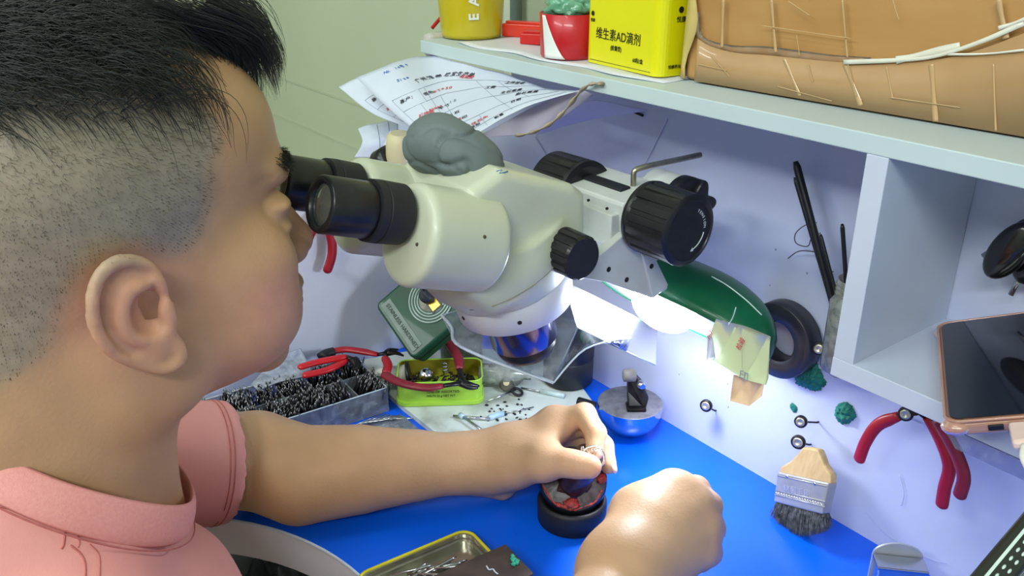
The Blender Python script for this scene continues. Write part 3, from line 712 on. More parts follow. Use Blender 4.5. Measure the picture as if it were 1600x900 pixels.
obj('objective_rim',MB().lathe(MO,MU,[(-.003,.0200),(-.003,.0235),(.0,.0250),(.004,.0262),(.006,.0255),(.009,.0262)],64),BLACKP,scope)
obj('objective_lens',MB().lathe(MO,-MU,[(.0,.0200),(.0015,.014),(.0022,.0)],48),mat('lens_glass',(30,36,52),.03,0,coat=1.),scope)
# prism housings and eyepieces
for side,ex in ((1,-.4915),(-1,-.5565)):
    E0=V3(ex,-.417,.3505)
    HC=E0+V3(.0075*side,0,0)-EN*.0115
    H_=Field((-.06,-.06,.04),(.06,.06,.15),.0016,big=.04)
    def hf(X,Y,Z):
        # egg-shaped drum: round with a softened front
        r=np.sqrt((X*1.0)**2+(Y*.93)**2)-.0335+.0*Z; zz=np.abs(Z-.097)-.034
        r,zz=np.broadcast_arrays(r,zz); rr=.006
        return np.minimum(np.maximum(r+rr,zz+rr),0)+np.sqrt(np.maximum(r+rr,0)**2+np.maximum(zz+rr,0)**2)-rr
    H_.fn((-.05,-.05,.05),(.05,.05,.145),hf,.001)
    a_,b_=H_.mesh(); a_=HC+a_[:,:1]*ML+a_[:,1:2]*EN+a_[:,2:3]*ED
    hv_,hvs=obj_np('prism_housing',a_,b_[:,::-1],CREAM,scope,smoothit=1)
    ep_=obj('eyepiece',MB().lathe(E0,ED,[(.004,.0138),(0,.0160),(-.0005,.0178),(.0012,.0188),(.032,.0190),(.0335,.0182),(.036,.0182)],64),BLACKP,scope)
    obj('diopter_ring',MB().lathe(E0,ED,[(.034,.0185),(.0345,.0208),(.040,.0212),(.041,.0206),(.0415,.0212),(.059,.0208),(.0605,.0190),(.062,.017)],432,rib=(24,.0010,.0418,.0585)),BLACKR,ep_,esplit=28)
    obj('eye_lens',MB().lathe(E0+ED*.003,ED,[(-.0026,0.),(-.0018,.008),(.0,.0140)],40,close=False),mat('coated_lens',(104,110,106),.06,.5,coat=1.),ep_)
    obj('lens_bezel',MB().lathe(E0,ED,[(.0035,.0138),(.0002,.0142),(-.0006,.0165),(.001,.0172)],48,close=False),BLACKP,ep_)
for (x,y,r) in [(757,370,.0013),(652,382,.0013)]:
    P=None
    bb=BVHTree.FromObject(bpy.data.objects['prism_housing'],bpy.context.evaluated_depsgraph_get())
    wl=wloc(bpy.data.objects['prism_housing']); hh_=bb.ray_cast(Vector(CAM-wl),Vector(nrm(ray(x,y))))
    if hh_[0]: q=np.array(hh_[0])+wl; obj('grub_screw',MB().ell(q,(r,r,r),n=12),mat('rusty_spot',(96,70,50),.7,rgb2=(60,50,40),scale=300),scope)
# zoom knob
zk=obj('zoom_knob',MB().lathe(m3(.030,.022,.101),ML,[(0,.013),(.006,.0145),(.007,.0176),(.020,.0176),(.021,.0166),(.022,.0176),(.041,.0172),(.043,.0155)],360,rib=(15,.0011,.0215,.042)),BLACKP,scope,esplit=28)
obj('zoom_knob',MB().lathe(m3(-.034,.022,.101),-ML,[(0,.013),(.006,.0145),(.007,.0172),(.037,.0168),(.039,.0150)],120,rib=(15,.0010,.0195,.038)),BLACKP,scope)
# focusing block: fork plates, cross bar, slide block with rack slot
fb=obj('focus_block',MB().box((-.502,-.150,.283),(.078,.052,.062),(ML,nrm(V3(0,.97,.10)),nrm(V3(0,-.10,.97)))),LGREY,scope,bevel=.0025)
PX=-.4615
pl=[atx(x,y,PX) for x,y in [(897,432),(992,352),(1002,372),(1044,448),(1043,452),(1019,466),(950,442)]]
obj('fork_plate',MB().prism(pl,(-.009,0,0)),LGREY,scope,bevel=.0012)
pl2=[atx(x,y,PX+.0012) for x,y in [(998,375),(1017,402),(1046,440),(1046,448),(1022,468),(1015,455)]]
obj('slide_plate',MB().prism([atx(x,y,PX+.002) for x,y in [(1004,398),(1024,402),(1045,446),(1021,467)]],(-.010,0,0)),LGREY,scope,bevel=.001)
for x,y in ((951,421),(979,437),(1018,416)):
    P=atx(x,y,PX+(.0021 if x>1000 else 0)); obj('screw_hole',MB().lathe(P-ML*.001,ML,[(0,.0022),(.0013,.0022)],16),DARKST,scope)
pl3=[p+V3(-.088,0,0) for p in pl[:2]]+[p+V3(-.088,0,0) for p in (pl[4],pl[6])]
obj('fork_plate',MB().prism(pl3,(.009,0,0)),LGREY,scope,bevel=.0012)
cb0,cb1=V3(-.548,-.176,.296),V3(-.470,-.176,.296)
obj('cross_bar',MB().box((-.509,-.181,.289),(.082,.010,.026)),LGREY,scope,bevel=.001)
for x,y in ((919,313),(948,326)):
    P=aty(x,y,-.1862); obj('screw_hole',MB().lathe(P,(0,-1,0),[(-.001,.0011),(.0005,.0011)],12),DARKST,scope)
# black rack strip in the top of the block
top_n=nrm(V3(0,-.10,.97)); tb=V3(-.502,-.150,.283)+top_n*.031
obj('rack_slot',MB().box(tb+V3(-.006,-.004,.0004),(.050,.011,.0025),(nrm(V3(1,.0,.0)),nrm(V3(0,.97,.10)),top_n)),BLACKR,scope,bevel=.0008)
# focusing knobs
FK=V3(0,-.158,.299)
for x0,dx,nm in ((-.458,1,'focus_knob'),(-.528,-1,'focus_knob')):
    kn=obj(nm,MB().lathe(V3(x0,FK[1],FK[2]),ML*dx,[(0,.024),(.001,.0285),(.004,.0290),(.0055,.0275),(.0065,.0288),(.044,.0282),(.0455,.0262),(.0460,.0235),(.0452,.0230),(.0452,.0)],432,rib=(18,.0018,.0062,.0435)),BLACKP,scope,esplit=28)
    if dx>0:
        fc=V3(x0+.0454,FK[1],FK[2])
        # curved arrow mark and lettering on the knob face
        arc=[fc+(V3(0,1,0)*math.cos(a)+V3(0,0,1)*math.sin(a))*.0165+V3(.0002,0,0) for a in np.linspace(-.25,-1.25,16)]
        mk_=mat('white_marking',(206,214,218),.5); obj('arrow_mark',MB().tube(arc,.0005,6,flat=.4),mk_,kn)
        e=arc[-1]; t=nrm(arc[-1]-arc[-3]); n_=np.cross(t,V3(1,0,0)); obj('arrow_head',MB().prism([e-n_*.0016,e+n_*.0016,e+t*.003],(.0002,0,0)),mk_,kn)
        for i,ch in enumerate('TENSION'):
            a=1.05-.17*i; d=V3(0,1,0)*math.cos(a)+V3(0,0,1)*math.sin(a); tt=V3(0,1,0)*math.sin(a)-V3(0,0,1)*math.cos(a)
            text('lettering',ch,fc+d*.0155,tt,d,.0034,mk_,kn,align='CENTER')
# joint with the allen screw, star knob and swing arm to the pole behind
JC=V3(-.478,-.102,.296)
obj('joint_body',MB().lathe(JC+V3(-.028,0,0),ML,[(0,.019),(.002,.0215),(.030,.0215),(.032,.019)],48),LGREY,scope)
obj('joint_bridge',MB().box((-.494,-.124,.298),(.036,.036,.026)),LGREY,scope,bevel=.003)
obj('joint_cheek',MB().lathe(JC+V3(.003,0,0),ML,[(0,.0205),(.001,.0225),(.009,.0225),(.010,.020)],48),BLACKP,scope)
st=[]; sc_=JC+V3(.004,.010,-.004)
u,v,w_=basis(ML)
for i in range(72):
    a=2*math.pi*i/72; r=.0185+.0042*math.cos(5*a); st.append(sc_+(u*math.cos(a)+v*math.sin(a))*r)
obj('star_knob',MB().prism(st,ML*.013),BLACKP,scope,bevel=.002)
obj('star_knob_stem',MB().lathe(sc_-ML*.018,ML,[(0,.007),(.019,.007)],20),DARKST,scope)
obj('swing_arm',MB().tube([JC-ML*.01+V3(0,.004,-.004),V3(-.53,-.05,.262),V3(-.56,-.012,.250)],.010,24),STEEL,scope)
obj('wall_bracket',MB().lathe((-.56,-.0005,.250),(0,-1,0),[(0,.020),(.003,.020),(.005,.018),(.018,.013)],36),DARKST,scope)
# allen key in the joint screw
ak=[atx(990,286,-.486)+V3(0,0,-.006),atx(990,278,-.486),atx(991,268,-.486),atx(997,264,-.485),atx(1010,260,-.483),atx(1095,242,-.470)]
tag(obj('hex_key',MB().tube(spline(ak[:5],14)+[ak[5]],.0024,6,caps=True),mat('worn_nickel',(180,176,160),.35,.9,rgb2=(150,146,132),scale=90)),'bent steel hex key standing in the screw behind the focusing block','hex key')
# putty on top of the housings
PT=mat('grey_putty',(106,118,120),.6,rgb2=(97,109,112),scale=30,bump=.12,bscale=160)
Q=Field((-.66,-.36,.30),(-.46,-.14,.45),.0018,big=.05)
pc=[atd(678,222,.640),atd(700,232,.634),atd(732,248,.630),atd(752,262,.634)]
Q.ell(pc[0],(.018,.020,.019),.01); Q.ell(pc[1],(.022,.022,.021),.012); Q.ell(pc[2],(.018,.020,.0175),.012); Q.ell(pc[3],(.0145,.016,.0155),.01); Q.ell(atd(662,236,.64),(.012,.013,.014),.01)
qv,qf=Q.mesh(); n_=fbm(qv,45,41,3); ridge=np.abs(fbm(qv,38,47,2)); cen=(pc[1]+pc[2])/2
dd=(qv-cen); dd/=np.linalg.norm(dd,axis=1,keepdims=True); ridge2=np.abs(fbm(qv,62,53,2)); qv=qv+dd*(n_*.0020-.0034*np.exp(-(ridge/.035)**2)-.0020*np.exp(-(ridge2/.04)**2))[:,None]
tag(obj_np('putty',qv,qf,PT,smoothit=1)[0],'lump of folded grey putty pressed on top of the microscope','putty')
# blue ink scribble on the body
sc2=[bsnap(x,y,.0003) for x,y in [(776,268),(784,266),(780,271),(788,270),(793,268)]]
if all(sc2): obj('ink_mark',MB().tube([p[0] for p in sc2],.0004,6),BLUEINK,scope)

# ================================================================== clear acrylic guard below the objective
AC=clear('acrylic_sheet',(236,241,248),.20,.08,1.36)
ACE=mat('acrylic_edge',(214,226,238),.2,rgb2=(200,214,230),scale=60)
ac=thing('acrylic_guard','bent clear acrylic guard hanging under the microscope objective','acrylic guard',tuple(atd(830,560,.76)))
def pane(P,name='acrylic_panel',th=.002,edge=True):
    P=[np.array(p,float) for p in P]; n=nrm(np.cross(P[1]-P[0],P[2]-P[0])); o=obj(name,MB().prism([p-n*th/2 for p in P],n*th),AC,ac)
    return o
def rim(P,r=.0009): obj('acrylic_rim',MB().tube([np.array(p) for p in P],r,8,flat=.8),ACE,ac)
ac_c=atd(925,505,.760); ac_n=nrm(nrm(CAM-ac_c)+nrm(aty(1035,500,-.10)-ac_c))
def apl(x,y): r=ray(x,y); return CAM+r*(((ac_c-CAM)@ac_n)/(r@ac_n))
a1,a2,a3,a4=apl(882,440),apl(903,512),apl(1023,570),apl(1026,512)
pane([a1,a2,a3,a4]); rim([a2,a3],.0008); rim([a3,a4],.0009)
a1b,a2b=atd(882,438,.735),atd(903,512,.770)
b1,b2,b3=atd(690,492,.745),atd(712,536,.750),atd(865,598,.735)
AC=clear('milky_acrylic',(232,238,246),.10,.17,1.36); pane([b1,b2,b3,a2b,a1b]); rim(spline([b1,atd(706,512,.742),b2,atd(765,562,.747),b3],18),.0016)
dch=[b3,atd(888,570,.738),atd(915,545,.745),atd(955,532,.760),atd(985,528,.785)]
cur=spline(dch,14)
pane([a2]+cur[::1]+[a3*.35+a2*.65]) if False else None
mbp=MB(); 
for i in range(len(cur)-1):
    t0=i/(len(cur)-1); t1=(i+1)/(len(cur)-1); p0=b3*(1-t0)*0+a2*1.0; 
topc=[a2b+(atd(1023,570,.800)-a2b)*.62*t for t in np.linspace(0,1,len(cur))]
obj('acrylic_panel',MB().sheet([[a_,b_] for a_,b_ in zip(cur,topc)],.002),clear('smoky_acrylic',(176,182,196),.12,.12,1.36),ac); rim(cur,.0009); rim([b3,a2b],.0009)
pane([atd(742,444,.742),atd(748,448,.742),b3*.85+a2*.15+V3(0,0,.004),b3*.92+a2*.08]) if False else None

# ================================================================== bench lamp in its green cover
LC=aty(1058,492,-.088); LA=nrm(aty(1196,562,-.072)-aty(930,436,-.100)); Ln=nrm(V3(0,-.68,-.73)-LA*(V3(0,-.68,-.73)@LA)); LW=np.cross(Ln,LA)
if LW[2]<0: LW=-LW
lamp=thing('bench_lamp','long bench lamp under a dark green cover wrapped in clear film, lit white lens underneath','lamp',tuple(LC))
GRN=mat('dark_green_cover',(14,104,66),.35,rgb2=(10,84,54),scale=9,bump=.08,bscale=40,coat=.25)
vs=[];fs=[]; na,nb=36,18
def lampoutline(t): # half width along the hood, t in -1..1
    return .041*max(0,(1-abs(t)**3.2))**.5*(1-.10*t)
for i in range(na+1):
    t=-1+2*i/na
    for j in range(nb+1):
        a=math.pi*j/nb; hw=max(lampoutline(t),.0004)
        vs.append(LC+LA*t*.094+LW*(-math.cos(a))*hw-Ln*math.sin(a)*(.050*max(0,1-abs(t)**2.6)**.5+.0004)+LW*.004*t)
for i in range(na):
    for j in range(nb): fs.append((i*(nb+1)+j,(i+1)*(nb+1)+j,(i+1)*(nb+1)+j+1,i*(nb+1)+j+1))
o_=obj('lamp_hood',MB().add(vs,fs,0,True),GRN,lamp); sol=o_.modifiers.new('s','SOLIDIFY'); sol.thickness=.0018; sol.offset=-1
und=[LC+LA*t*.092+LW*s_*lampoutline(t)*.96+LW*.004*t+Ln*(-.001) for t,s_ in [(t,1) for t in np.linspace(-.97,.97,24)]+[(t,-1) for t in np.linspace(.97,-.97,24)]]
obj('lamp_underside',MB().prism(und,-Ln*.002),mat('pale_lamp_underside',(206,216,214),.4,rgb2=(196,206,204),scale=20),lamp)
LEDM=mat('lit_led_lens',(255,255,255),.4,emit=(236,244,255),es=118)
lc=LC-LA*.016+Ln*.0005
obj('led_lens',MB().ell(lc+Ln*.0005,(.030,.0300,.0185),(LA,LW,Ln),28),LEDM,lamp)
# wrinkles of the clear film round the cover
for pts in ([(1112,432),(1135,445),(1165,468),(1190,492)],[(1150,480),(1145,496),(1138,508)]):
    obj('film_wrinkle',MB().tube(spline([aty(x,y,-.125+.00005*(x-1090)) for x,y in pts],12),.0005,6),mat('film_wrinkle_gloss',(190,214,206),.15,rgb2=(170,196,188),scale=90,coat=1.),lamp)
# taped paper flap hanging off the far end of the lamp
fl=thing('paper_flap','pale yellow-green printed label and torn brown paper taped to the end of the green lamp','paper',tuple(aty(1150,560,-.115)))
def flap(outline,Y,m,name,ax_=0.):
    # a slightly curled sheet cut to the outline
    P=np.array([aty(x,y,Y) for x,y in outline]); me=bmesh.new(); vs_=[me.verts.new(tuple(p)) for p in P]; f=me.faces.new(vs_)
    bmesh.ops.triangulate(me,faces=[f]); 
    for _ in range(4): bmesh.ops.subdivide_edges(me,edges=me.edges[:],cuts=1,use_grid_fill=False) if _<3 else None
    me.verts.ensure_lookup_table(); co=np.array([v.co for v in me.verts]); nz=fbm(co,55,int(abs(Y)*1e4)%97,2)*.0020; co[:,1]+=nz+ax_*(co[:,2]-co[:,2].mean())
    mb=MB(); idx={v:i for i,v in enumerate(me.verts)}; F_=[tuple(idx[v] for v in f.verts) for f in me.faces]; n=len(co)
    bd=[(idx[e.verts[0]],idx[e.verts[1]]) for e in me.edges if e.is_boundary]; me.free()
    q=co+V3(0,.0004,0); mb.add(list(co)+list(q),F_+[tuple(i+n for i in f[::-1]) for f in F_]+[(a,b,b+n,a+n) for a,b in bd],0,True)
    return obj(name,mb,m,fl)
LBL=mat('yellow_green_label',(206,220,176),.3,rgb2=(192,210,160),scale=12,trans=.0,coat=.4,sss=.0)
flap([(1106,528),(1120,498),(1160,508),(1204,526),(1200,590),(1196,602),(1160,592),(1110,562)],-.112,LBL,'label')
flap([(1105,524),(1112,528),(1118,560),(1105,562)],-.116,PAPER,'white_corner')
flap([(1146,585),(1172,592),(1196,596),(1192,618),(1172,634),(1142,626)],-.109,mat('brown_kraft_paper',(214,180,140),.7,rgb2=(236,206,168),scale=40),'brown_scrap')
text('label_print','187',aty(1109,532,-.1175),aty(1115,520,-.1175)-aty(1109,532,-.1175),aty(1104,530,-.1175)-aty(1109,532,-.1175),.006,REDINK,fl)
text('label_print','检验',aty(1156,548,-.1150),aty(1166,528,-.1150)-aty(1156,548,-.1150),aty(1150,544,-.1150)-aty(1156,548,-.1150),.006,REDINK,fl)
text('label_print','印',aty(1154,590,-.1150),(1,0,0),(0,0,1),.010,GREYINK,fl)
# ================================================================== papers tucked under the shelf
def surf(rows,n=26,wav=.0012,seed=1,f=60):
    # rows of control points -> smooth grid with slight crumple
    R_=[spline(r,n) for r in rows]; cols=[spline([R_[i][j] for i in range(len(rows))],n) for j in range(len(R_[0]))]
    G=np.array(cols); sh=G.shape; q=G.reshape(-1,3); nz=fbm(q,f,seed,2)
    du=np.gradient(G,axis=0); dv=np.gradient(G,axis=1); N=np.cross(du,dv); N/=np.linalg.norm(N,axis=2,keepdims=True)+1e-12
    if (N.reshape(-1,3)@ (CAM-q.mean(0))).mean()<0: N=-N
    return G+N*(nz.reshape(sh[:2])*wav)[...,None],N
def sheet_thing(name,label,cat,rows,m,seed,group=None,wav=.0012,f=60,th=.0003):
    G,N=surf(rows,seed=seed,wav=wav,f=f); o=obj(name,MB().sheet(G,th),m); tag(o,label,cat,group); return o,G,N
def gp(G,N,u,v,off=.0006):
    a,b=G.shape[:2]; x=min(max(u,0),1)*(a-1.001); y=min(max(v,0),1)*(b-1.001); i,j=int(x),int(y); fx,fy=x-i,y-j
    P=G[i,j]*(1-fx)*(1-fy)+G[i+1,j]*fx*(1-fy)+G[i,j+1]*(1-fx)*fy+G[i+1,j+1]*fx*fy; return P+N[i,j]*off
def ptext(o,G,N,u,v,s_,size,m,du=.06,name='printed_text'):
    # u runs along the writing, v down the sheet
    uu=u
    for ch in s_:
        P=gp(G,N,uu,v,.0004); Q=gp(G,N,min(uu+.03,1),v,.0004); D=gp(G,N,uu,min(v+.05,1),.0004); xd=Q-P; yd=P-D
        if np.cross(xd,yd)@(CAM-P)<0: yd=-yd
        adv=size*(.62 if ord(ch)<256 else 1.05); uu+=adv/(np.linalg.norm(Q-P)/max(min(uu+.03,1)-uu,1e-3)+1e-9)
        if ch==' ' or uu>.99: continue
        text(name,ch,P,xd,yd,size,m,o,th=.00005,off=.0003,rawbold=.00006)
def pline(o,G,N,a,b,m=GREYINK,r=.00022,name='printed_line'):
    P=[gp(G,N,a[0]+(b[0]-a[0])*t,a[1]+(b[1]-a[1])*t,.0004) for t in np.linspace(0,1,16)]; obj(name,MB().tube(P,r,4),m,o)
YS=-.129
r0=[atd(556,121,.915),atd(612,100,.905),aty(668,87,YS),aty(730,101,YS+.004),aty(800,118,YS+.012)]
r2=[atd(698,240,.80),atd(718,226,.79),atd(742,212,.775),atd(822,166,.775),aty(903,143,YS)]
r1=[(a+b)/2+V3(0,0,-.004) for a,b in zip(r0,r2)]
o,G,N=sheet_thing('order_sheet','white printed order form on top of the bundle under the shelf','paper',[r0,r1,r2],PAPER,3,'order sheets under the shelf')
# note: grid index 0 runs along the row list direction (writing), index 1 down the sheet
G=np.transpose(G,(1,0,2)) if G.shape[0]!=len(G) else G; 
Gd=G; Nd=N
def U(u,v): return (v,u)
# decide which index follows the writing
if np.linalg.norm(G[-1,0]-G[0,0]-(r0[-1]-r0[0]))<np.linalg.norm(G[0,-1]-G[0,0]-(r0[-1]-r0[0])): GG_,NN_=G,N
else: GG_,NN_=np.transpose(G,(1,0,2)),np.transpose(N,(1,0,2))
T=lambda u,v,s_,z,m=INK: ptext(o,GG_,NN_,u,v,s_,z,m)
T(.33,.27,'广州雅希珠宝生产单',.0078); T(.10,.40,'客户：',.0062); T(.32,.42,'成色',.0062); T(.41,.43,'PT950',.006,REDINK)
T(.13,.60,'戒指类',.0055,REDINK); T(.26,.58,'F0846',.005,REDINK); T(.36,.60,'手寸',.0058); T(.47,.58,'15',.0065,GREYINK); T(.38,.72,'副石',.0058); T(.42,.80,'字印',.0058)
T(.14,.80,'8',.006,REDINK); T(.17,.80,'月',.006); T(.205,.80,'13',.006,REDINK); T(.245,.80,'日',.006); T(.29,.80,'前出货',.005,REDINK)
T(.15,.90,'镶石不要挡住石头',.0056,REDINK); T(.50,.93,'类型',.005); T(.62,.97,'数量',.0045); T(.72,.86,'日期',.005); T(.62,.30,'戒指类',.006,REDINK); T(.70,.50,'工费',.0055); T(.74,.62,'主石重量',.0055); T(.78,.74,'副石重量',.0055); T(.84,.38,'上序签收',.0055)
T(.16,.08,'No. 14号 9',.0055,BLUEINK); T(.20,.20,'Size',.006,BLUEINK)
for v in (.34,.48,.66,.84,.95): pline(o,GG_,NN_,(.07,v),(.97,v-.02))
for u,a,b in ((.07,.34,.95),(.30,.34,.48),(.24,.48,.66),(.35,.34,.66),(.44,.48,.84),(.48,.84,.98),(.58,.84,.98),(.70,.34,.95),(.82,.34,.84)): pline(o,GG_,NN_,(u,a),(u,b))
o2,G2,N2=sheet_thing('order_sheet','white printed order form curling out at the far left of the bundle, under the others','paper',[[atd(529,136,.96),atd(560,121,.955),atd(610,110,.94)],[atd(580,176,.93),atd(600,160,.925),atd(640,150,.91)],[atd(646,202,.885),atd(668,195,.88),atd(700,185,.87)]],PAPER,8,'order sheets under the shelf',wav=.002)
G2_,N2_=(G2,N2) if np.linalg.norm(G2[-1,0]-G2[0,0]-(atd(610,110,.94)-atd(529,136,.96)))<.05 else (np.transpose(G2,(1,0,2)),np.transpose(N2,(1,0,2)))
ptext(o2,G2_,N2_,.30,.42,'客户：',.0062,INK); ptext(o2,G2_,N2_,.30,.62,'戒指类',.0055,REDINK)
for v in (.34,.52,.72): pline(o2,G2_,N2_,(.2,v),(.95,v))
pline(o2,G2_,N2_,(.2,.34),(.2,.9))
PAPER2=mat('pinkish_grey_paper',(206,200,218),.7,rgb2=(198,192,212),scale=10)
sheet_thing('order_sheet','blank pinkish back of a sheet folded under the bundle, held by the dry strip','paper',[[atd(744,214,.782),atd(790,190,.785),aty(832,168,-.137),aty(898,142,-.1265),aty(928,147,-.118)],[atd(748,214,.784),atd(790,212,.79),atd(828,208,.80),atd(868,190,.80),aty(925,150,-.115)]],PAPER2,4,'order sheets under the shelf',wav=.0008)
sheet_thing('film_sheet','pale lavender sheet stretched under the shelf right of the paper bundle','paper',[[aty(838,212,-.060),aty(900,192,-.050),aty(1012,173,-.040)],[aty(850,196,-.075),aty(912,160,-.085),aty(960,160,-.07)]],mat('pale_lavender_film',(190,194,226),.4,rgb2=(182,186,220),scale=12),5)
o5,G5,N5=sheet_thing('order_sheet','curled lined sheet standing behind the far eyepiece, below the bundle','paper',[[atd(560,202,.985),atd(585,192,.99),atd(622,186,.99)],[atd(566,222,.97),atd(590,218,.965),atd(622,214,.975)],[atd(554,246,.975),atd(590,246,.97),atd(625,246,.98)]],PAPER,9,'order sheets under the shelf',wav=.003)
for a in ((.55),(.8)): pline(o5,G5,N5,(a,.05),(a,.9),GREYINK,.0004)
sheet_thing('paper_strip','narrow white paper strip slanting beside the curled sheet behind the eyepieces','paper',[[atd(609,204,.945),atd(620,206,.945)],[atd(594,238,.935),atd(606,236,.935)]],PAPER,2,wav=.0004)
# cream bottle with black cap behind the putty
P=atd(622,243,.90); bt=thing('glue_bottle','cream bottle with a black collar half hidden behind the grey putty','bottle',tuple(P-V3(0,0,.03)))
obj('bottle_body',MB().lathe(P-V3(0,0,.03),(.12,0,1),[(0,.012),(.002,.014),(.040,.0145),(.052,.0135),(.055,.010)],32),mat('cream_plastic',(206,198,160),.4,rgb2=(196,188,150),scale=20),bt)
obj('bottle_collar',MB().lathe(P+V3(-.018,-.012,-.012),(.8,.3,.5),[(0,.012),(.002,.015),(.018,.015),(.020,.012)],32),BLACKP,bt)
# dry twisted tape strip that ties the bundle to the shelf edge
DRY=mat('dried_tape',(176,162,138),.5,rgb2=(140,126,104),scale=60,bump=.4,bscale=200)
pts=[aty(942,131,SY-.003),aty(925,131,SY-.005),aty(908,142,SY-.008),aty(885,170,-.140),aty(862,192,-.150),aty(835,206,-.160),aty(808,212,-.165)]
tag(obj('tape_strip',MB().tube(spline(pts,40),[.0028+.0014*math.sin(i*1.3) for i in range(len(spline(pts,40)))],8,flat=.45),DRY),'dried twisted strip of brown tape knotted on the shelf edge and holding the papers','tape strip')
P=aty(998,175,-.001); obj('nail_hole',MB().tube([P+V3(-.013,-.001,.0),P+V3(.008,-.002,-.002)],.0014,8),DARKST,bench)

# ================================================================== things on the shelf
ST=.3902
tag(obj('shelf_film',MB().sheet([[V3(x,y+.004*math.sin(x*60)*(1 if y<-.08 else 0),ST+.0006+.0005*math.sin(x*50+y*80)) for y in np.linspace(-.108,-.005,8)] for x in np.linspace(-.80,-.50,30)],.0003),mat('white_liner_film',(222,226,234),.35,rgb2=(214,218,228),scale=20)),'thin white plastic liner lying on the shelf under the tins','shelf liner')
cup=thing('plastic_cup','translucent yellow plastic cup with white capital letters, left end of the shelf','cup',(-.830,-.066,ST+.001))
YEL=mat('translucent_yellow_plastic',(226,208,40),.22,rgb2=(218,198,30),scale=8,trans=.25,coat=.3)
obj('cup_body',MB().lathe((-.830,-.066,ST+.001),(0,0,1),[(0,0.),(0,.0325),(.004,.0335),(.125,.0440),(.128,.0450),(.128,.0430),(.005,.0320),(.005,0.)],72,close=False),YEL,cup)
cdir=nrm((CAM-V3(-.83,-.066,.4))*V3(1,1,0)); side=V3(-cdir[1],cdir[0],0)
for i,ch in enumerate('EASY'):
    zz=.0215+i*.0150; rr=.0335+.0105*zz/.125+.0006; d_=nrm(cdir*1.0+side*.22)
    text('lettering',ch,V3(-.830,-.066,ST+zz)+d_*rr+side*0,(0,0,1),-np.cross(V3(0,0,1),d_)*-1*-1,.0150,mat('white_print',(232,236,230),.5),cup,th=.0003,off=.0003,sx=.95,rawbold=.0004)
REDP=mat('red_orange_plastic',(216,52,28),.3,rgb2=(204,44,24),scale=30,coat=.3); REDP2=mat('red_plastic',(204,36,32),.35,rgb2=(192,30,28),scale=30)
def bx(name,label,cat,px0,py0,w_,d_,h_,ang,m,z=ST,group=None):
    c=atz(px0,py0,z); A=V3(math.cos(ang),math.sin(ang),0); Bv=V3(-A[1],A[0],0)
    t=thing(name,label,cat,tuple(c+A*w_/2+Bv*d_/2),group); c=c+A*w_/2+Bv*d_/2+V3(0,0,h_/2)
    obj('body',MB().box(c,(w_,d_,h_),(A,Bv,V3(0,0,1))),m,t,bevel=.0012)
    obj('ridge',MB().box(c+V3(0,0,h_/2+.0012),(w_*.92,d_*.5,.0026),(A,Bv,V3(0,0,1))),m,t,bevel=.0006)
    return t
bx('plastic_block','red plastic block lying on the shelf beside the red and white carton','block',812,69,.050,.016,.011,.55,REDP2,ST+.0012)
bx('plastic_block','orange-red plastic holder lying behind the yellow cup','block',784,57,.062,.018,.014,.50,REDP,ST+.0012)
P=atz(687,50,ST); tag(obj('red_wire',MB().tube(spline([P+V3(-.016,.0,.003),P+V3(-.008,.004,.012),P+V3(.0,.002,.014),P+V3(.012,.006,.006)],16),.0022,8),REDP2),'short red wire end on the shelf left of the yellow cup','wire')
tag(obj('thin_rod',MB().lathe(P+V3(.003,.006,0),(0,0,1),[(0,.0014),(.038,.0014)],10),mat('brass_rod',(130,128,96),.4,.6,rgb2=(110,108,80),scale=40)),'thin upright metal rod on the shelf left of the yellow cup','rod')
# red and white carton with a green bag
cc=V3(-.652,-.074,ST+.0012); ct_=thing('carton','cut-down red carton with a white swoosh, stuffed with a green plastic bag','carton',tuple(cc))
RW=mat('red_carton',(196,28,42),.35,rgb2=(182,22,36),scale=25,coat=.2)
obj('carton_body',MB().lathe(cc,(0,0,1),[(0,0.),(0,.027),(.002,.0285),(.040,.0298),(.0405,.0290),(.003,.0275),(.003,0.)],60,close=False),RW,ct_)
vd=nrm((CAM-cc)*V3(1,1,0)); a0=math.atan2(vd[1],vd[0])
wg=[]
for i in range(12):
    zz=.0008+.0385*i/11; rr=.0288+.0015*zz/.05+.0004; aL=a0-.95+.10*(i/11)*0-.12*(i/11); aR=a0-.15-.75*(i/11)**.8
    wg.append([cc+V3(math.cos(a)*rr,math.sin(a)*rr,zz) for a in np.linspace(aL,aR,8)])
obj('white_swoosh',MB().sheet(wg,.0003),mat('white_print_matte',(232,234,232),.5,rgb2=(224,226,226),scale=30),ct_)
bagv=MB(); bagv.ell(cc+V3(0,0,.044),(.024,.024,.012),n=40,noise=.20,seed=4,fr=5); bagv.ell(cc+V3(-.016,-.004,.058),(.008,.010,.018),n=24,noise=.2,seed=9,fr=5)
tag(obj('green_bag',bagv,mat('green_plastic_film',(120,180,150),.25,rgb2=(70,130,100),scale=60,bump=.5,bscale=120,coat=.4)),'crumpled green plastic bag stuffed into the red carton','plastic bag')
tag(obj('wooden_stick',MB().tube([cc+V3(.006,.004,.035),cc+V3(.016,.012,.13)],.0016,8),mat('dark_wood_stick',(120,84,60),.6,rgb2=(100,70,50),scale=50)),'thin brown stick standing in the green bag','stick')
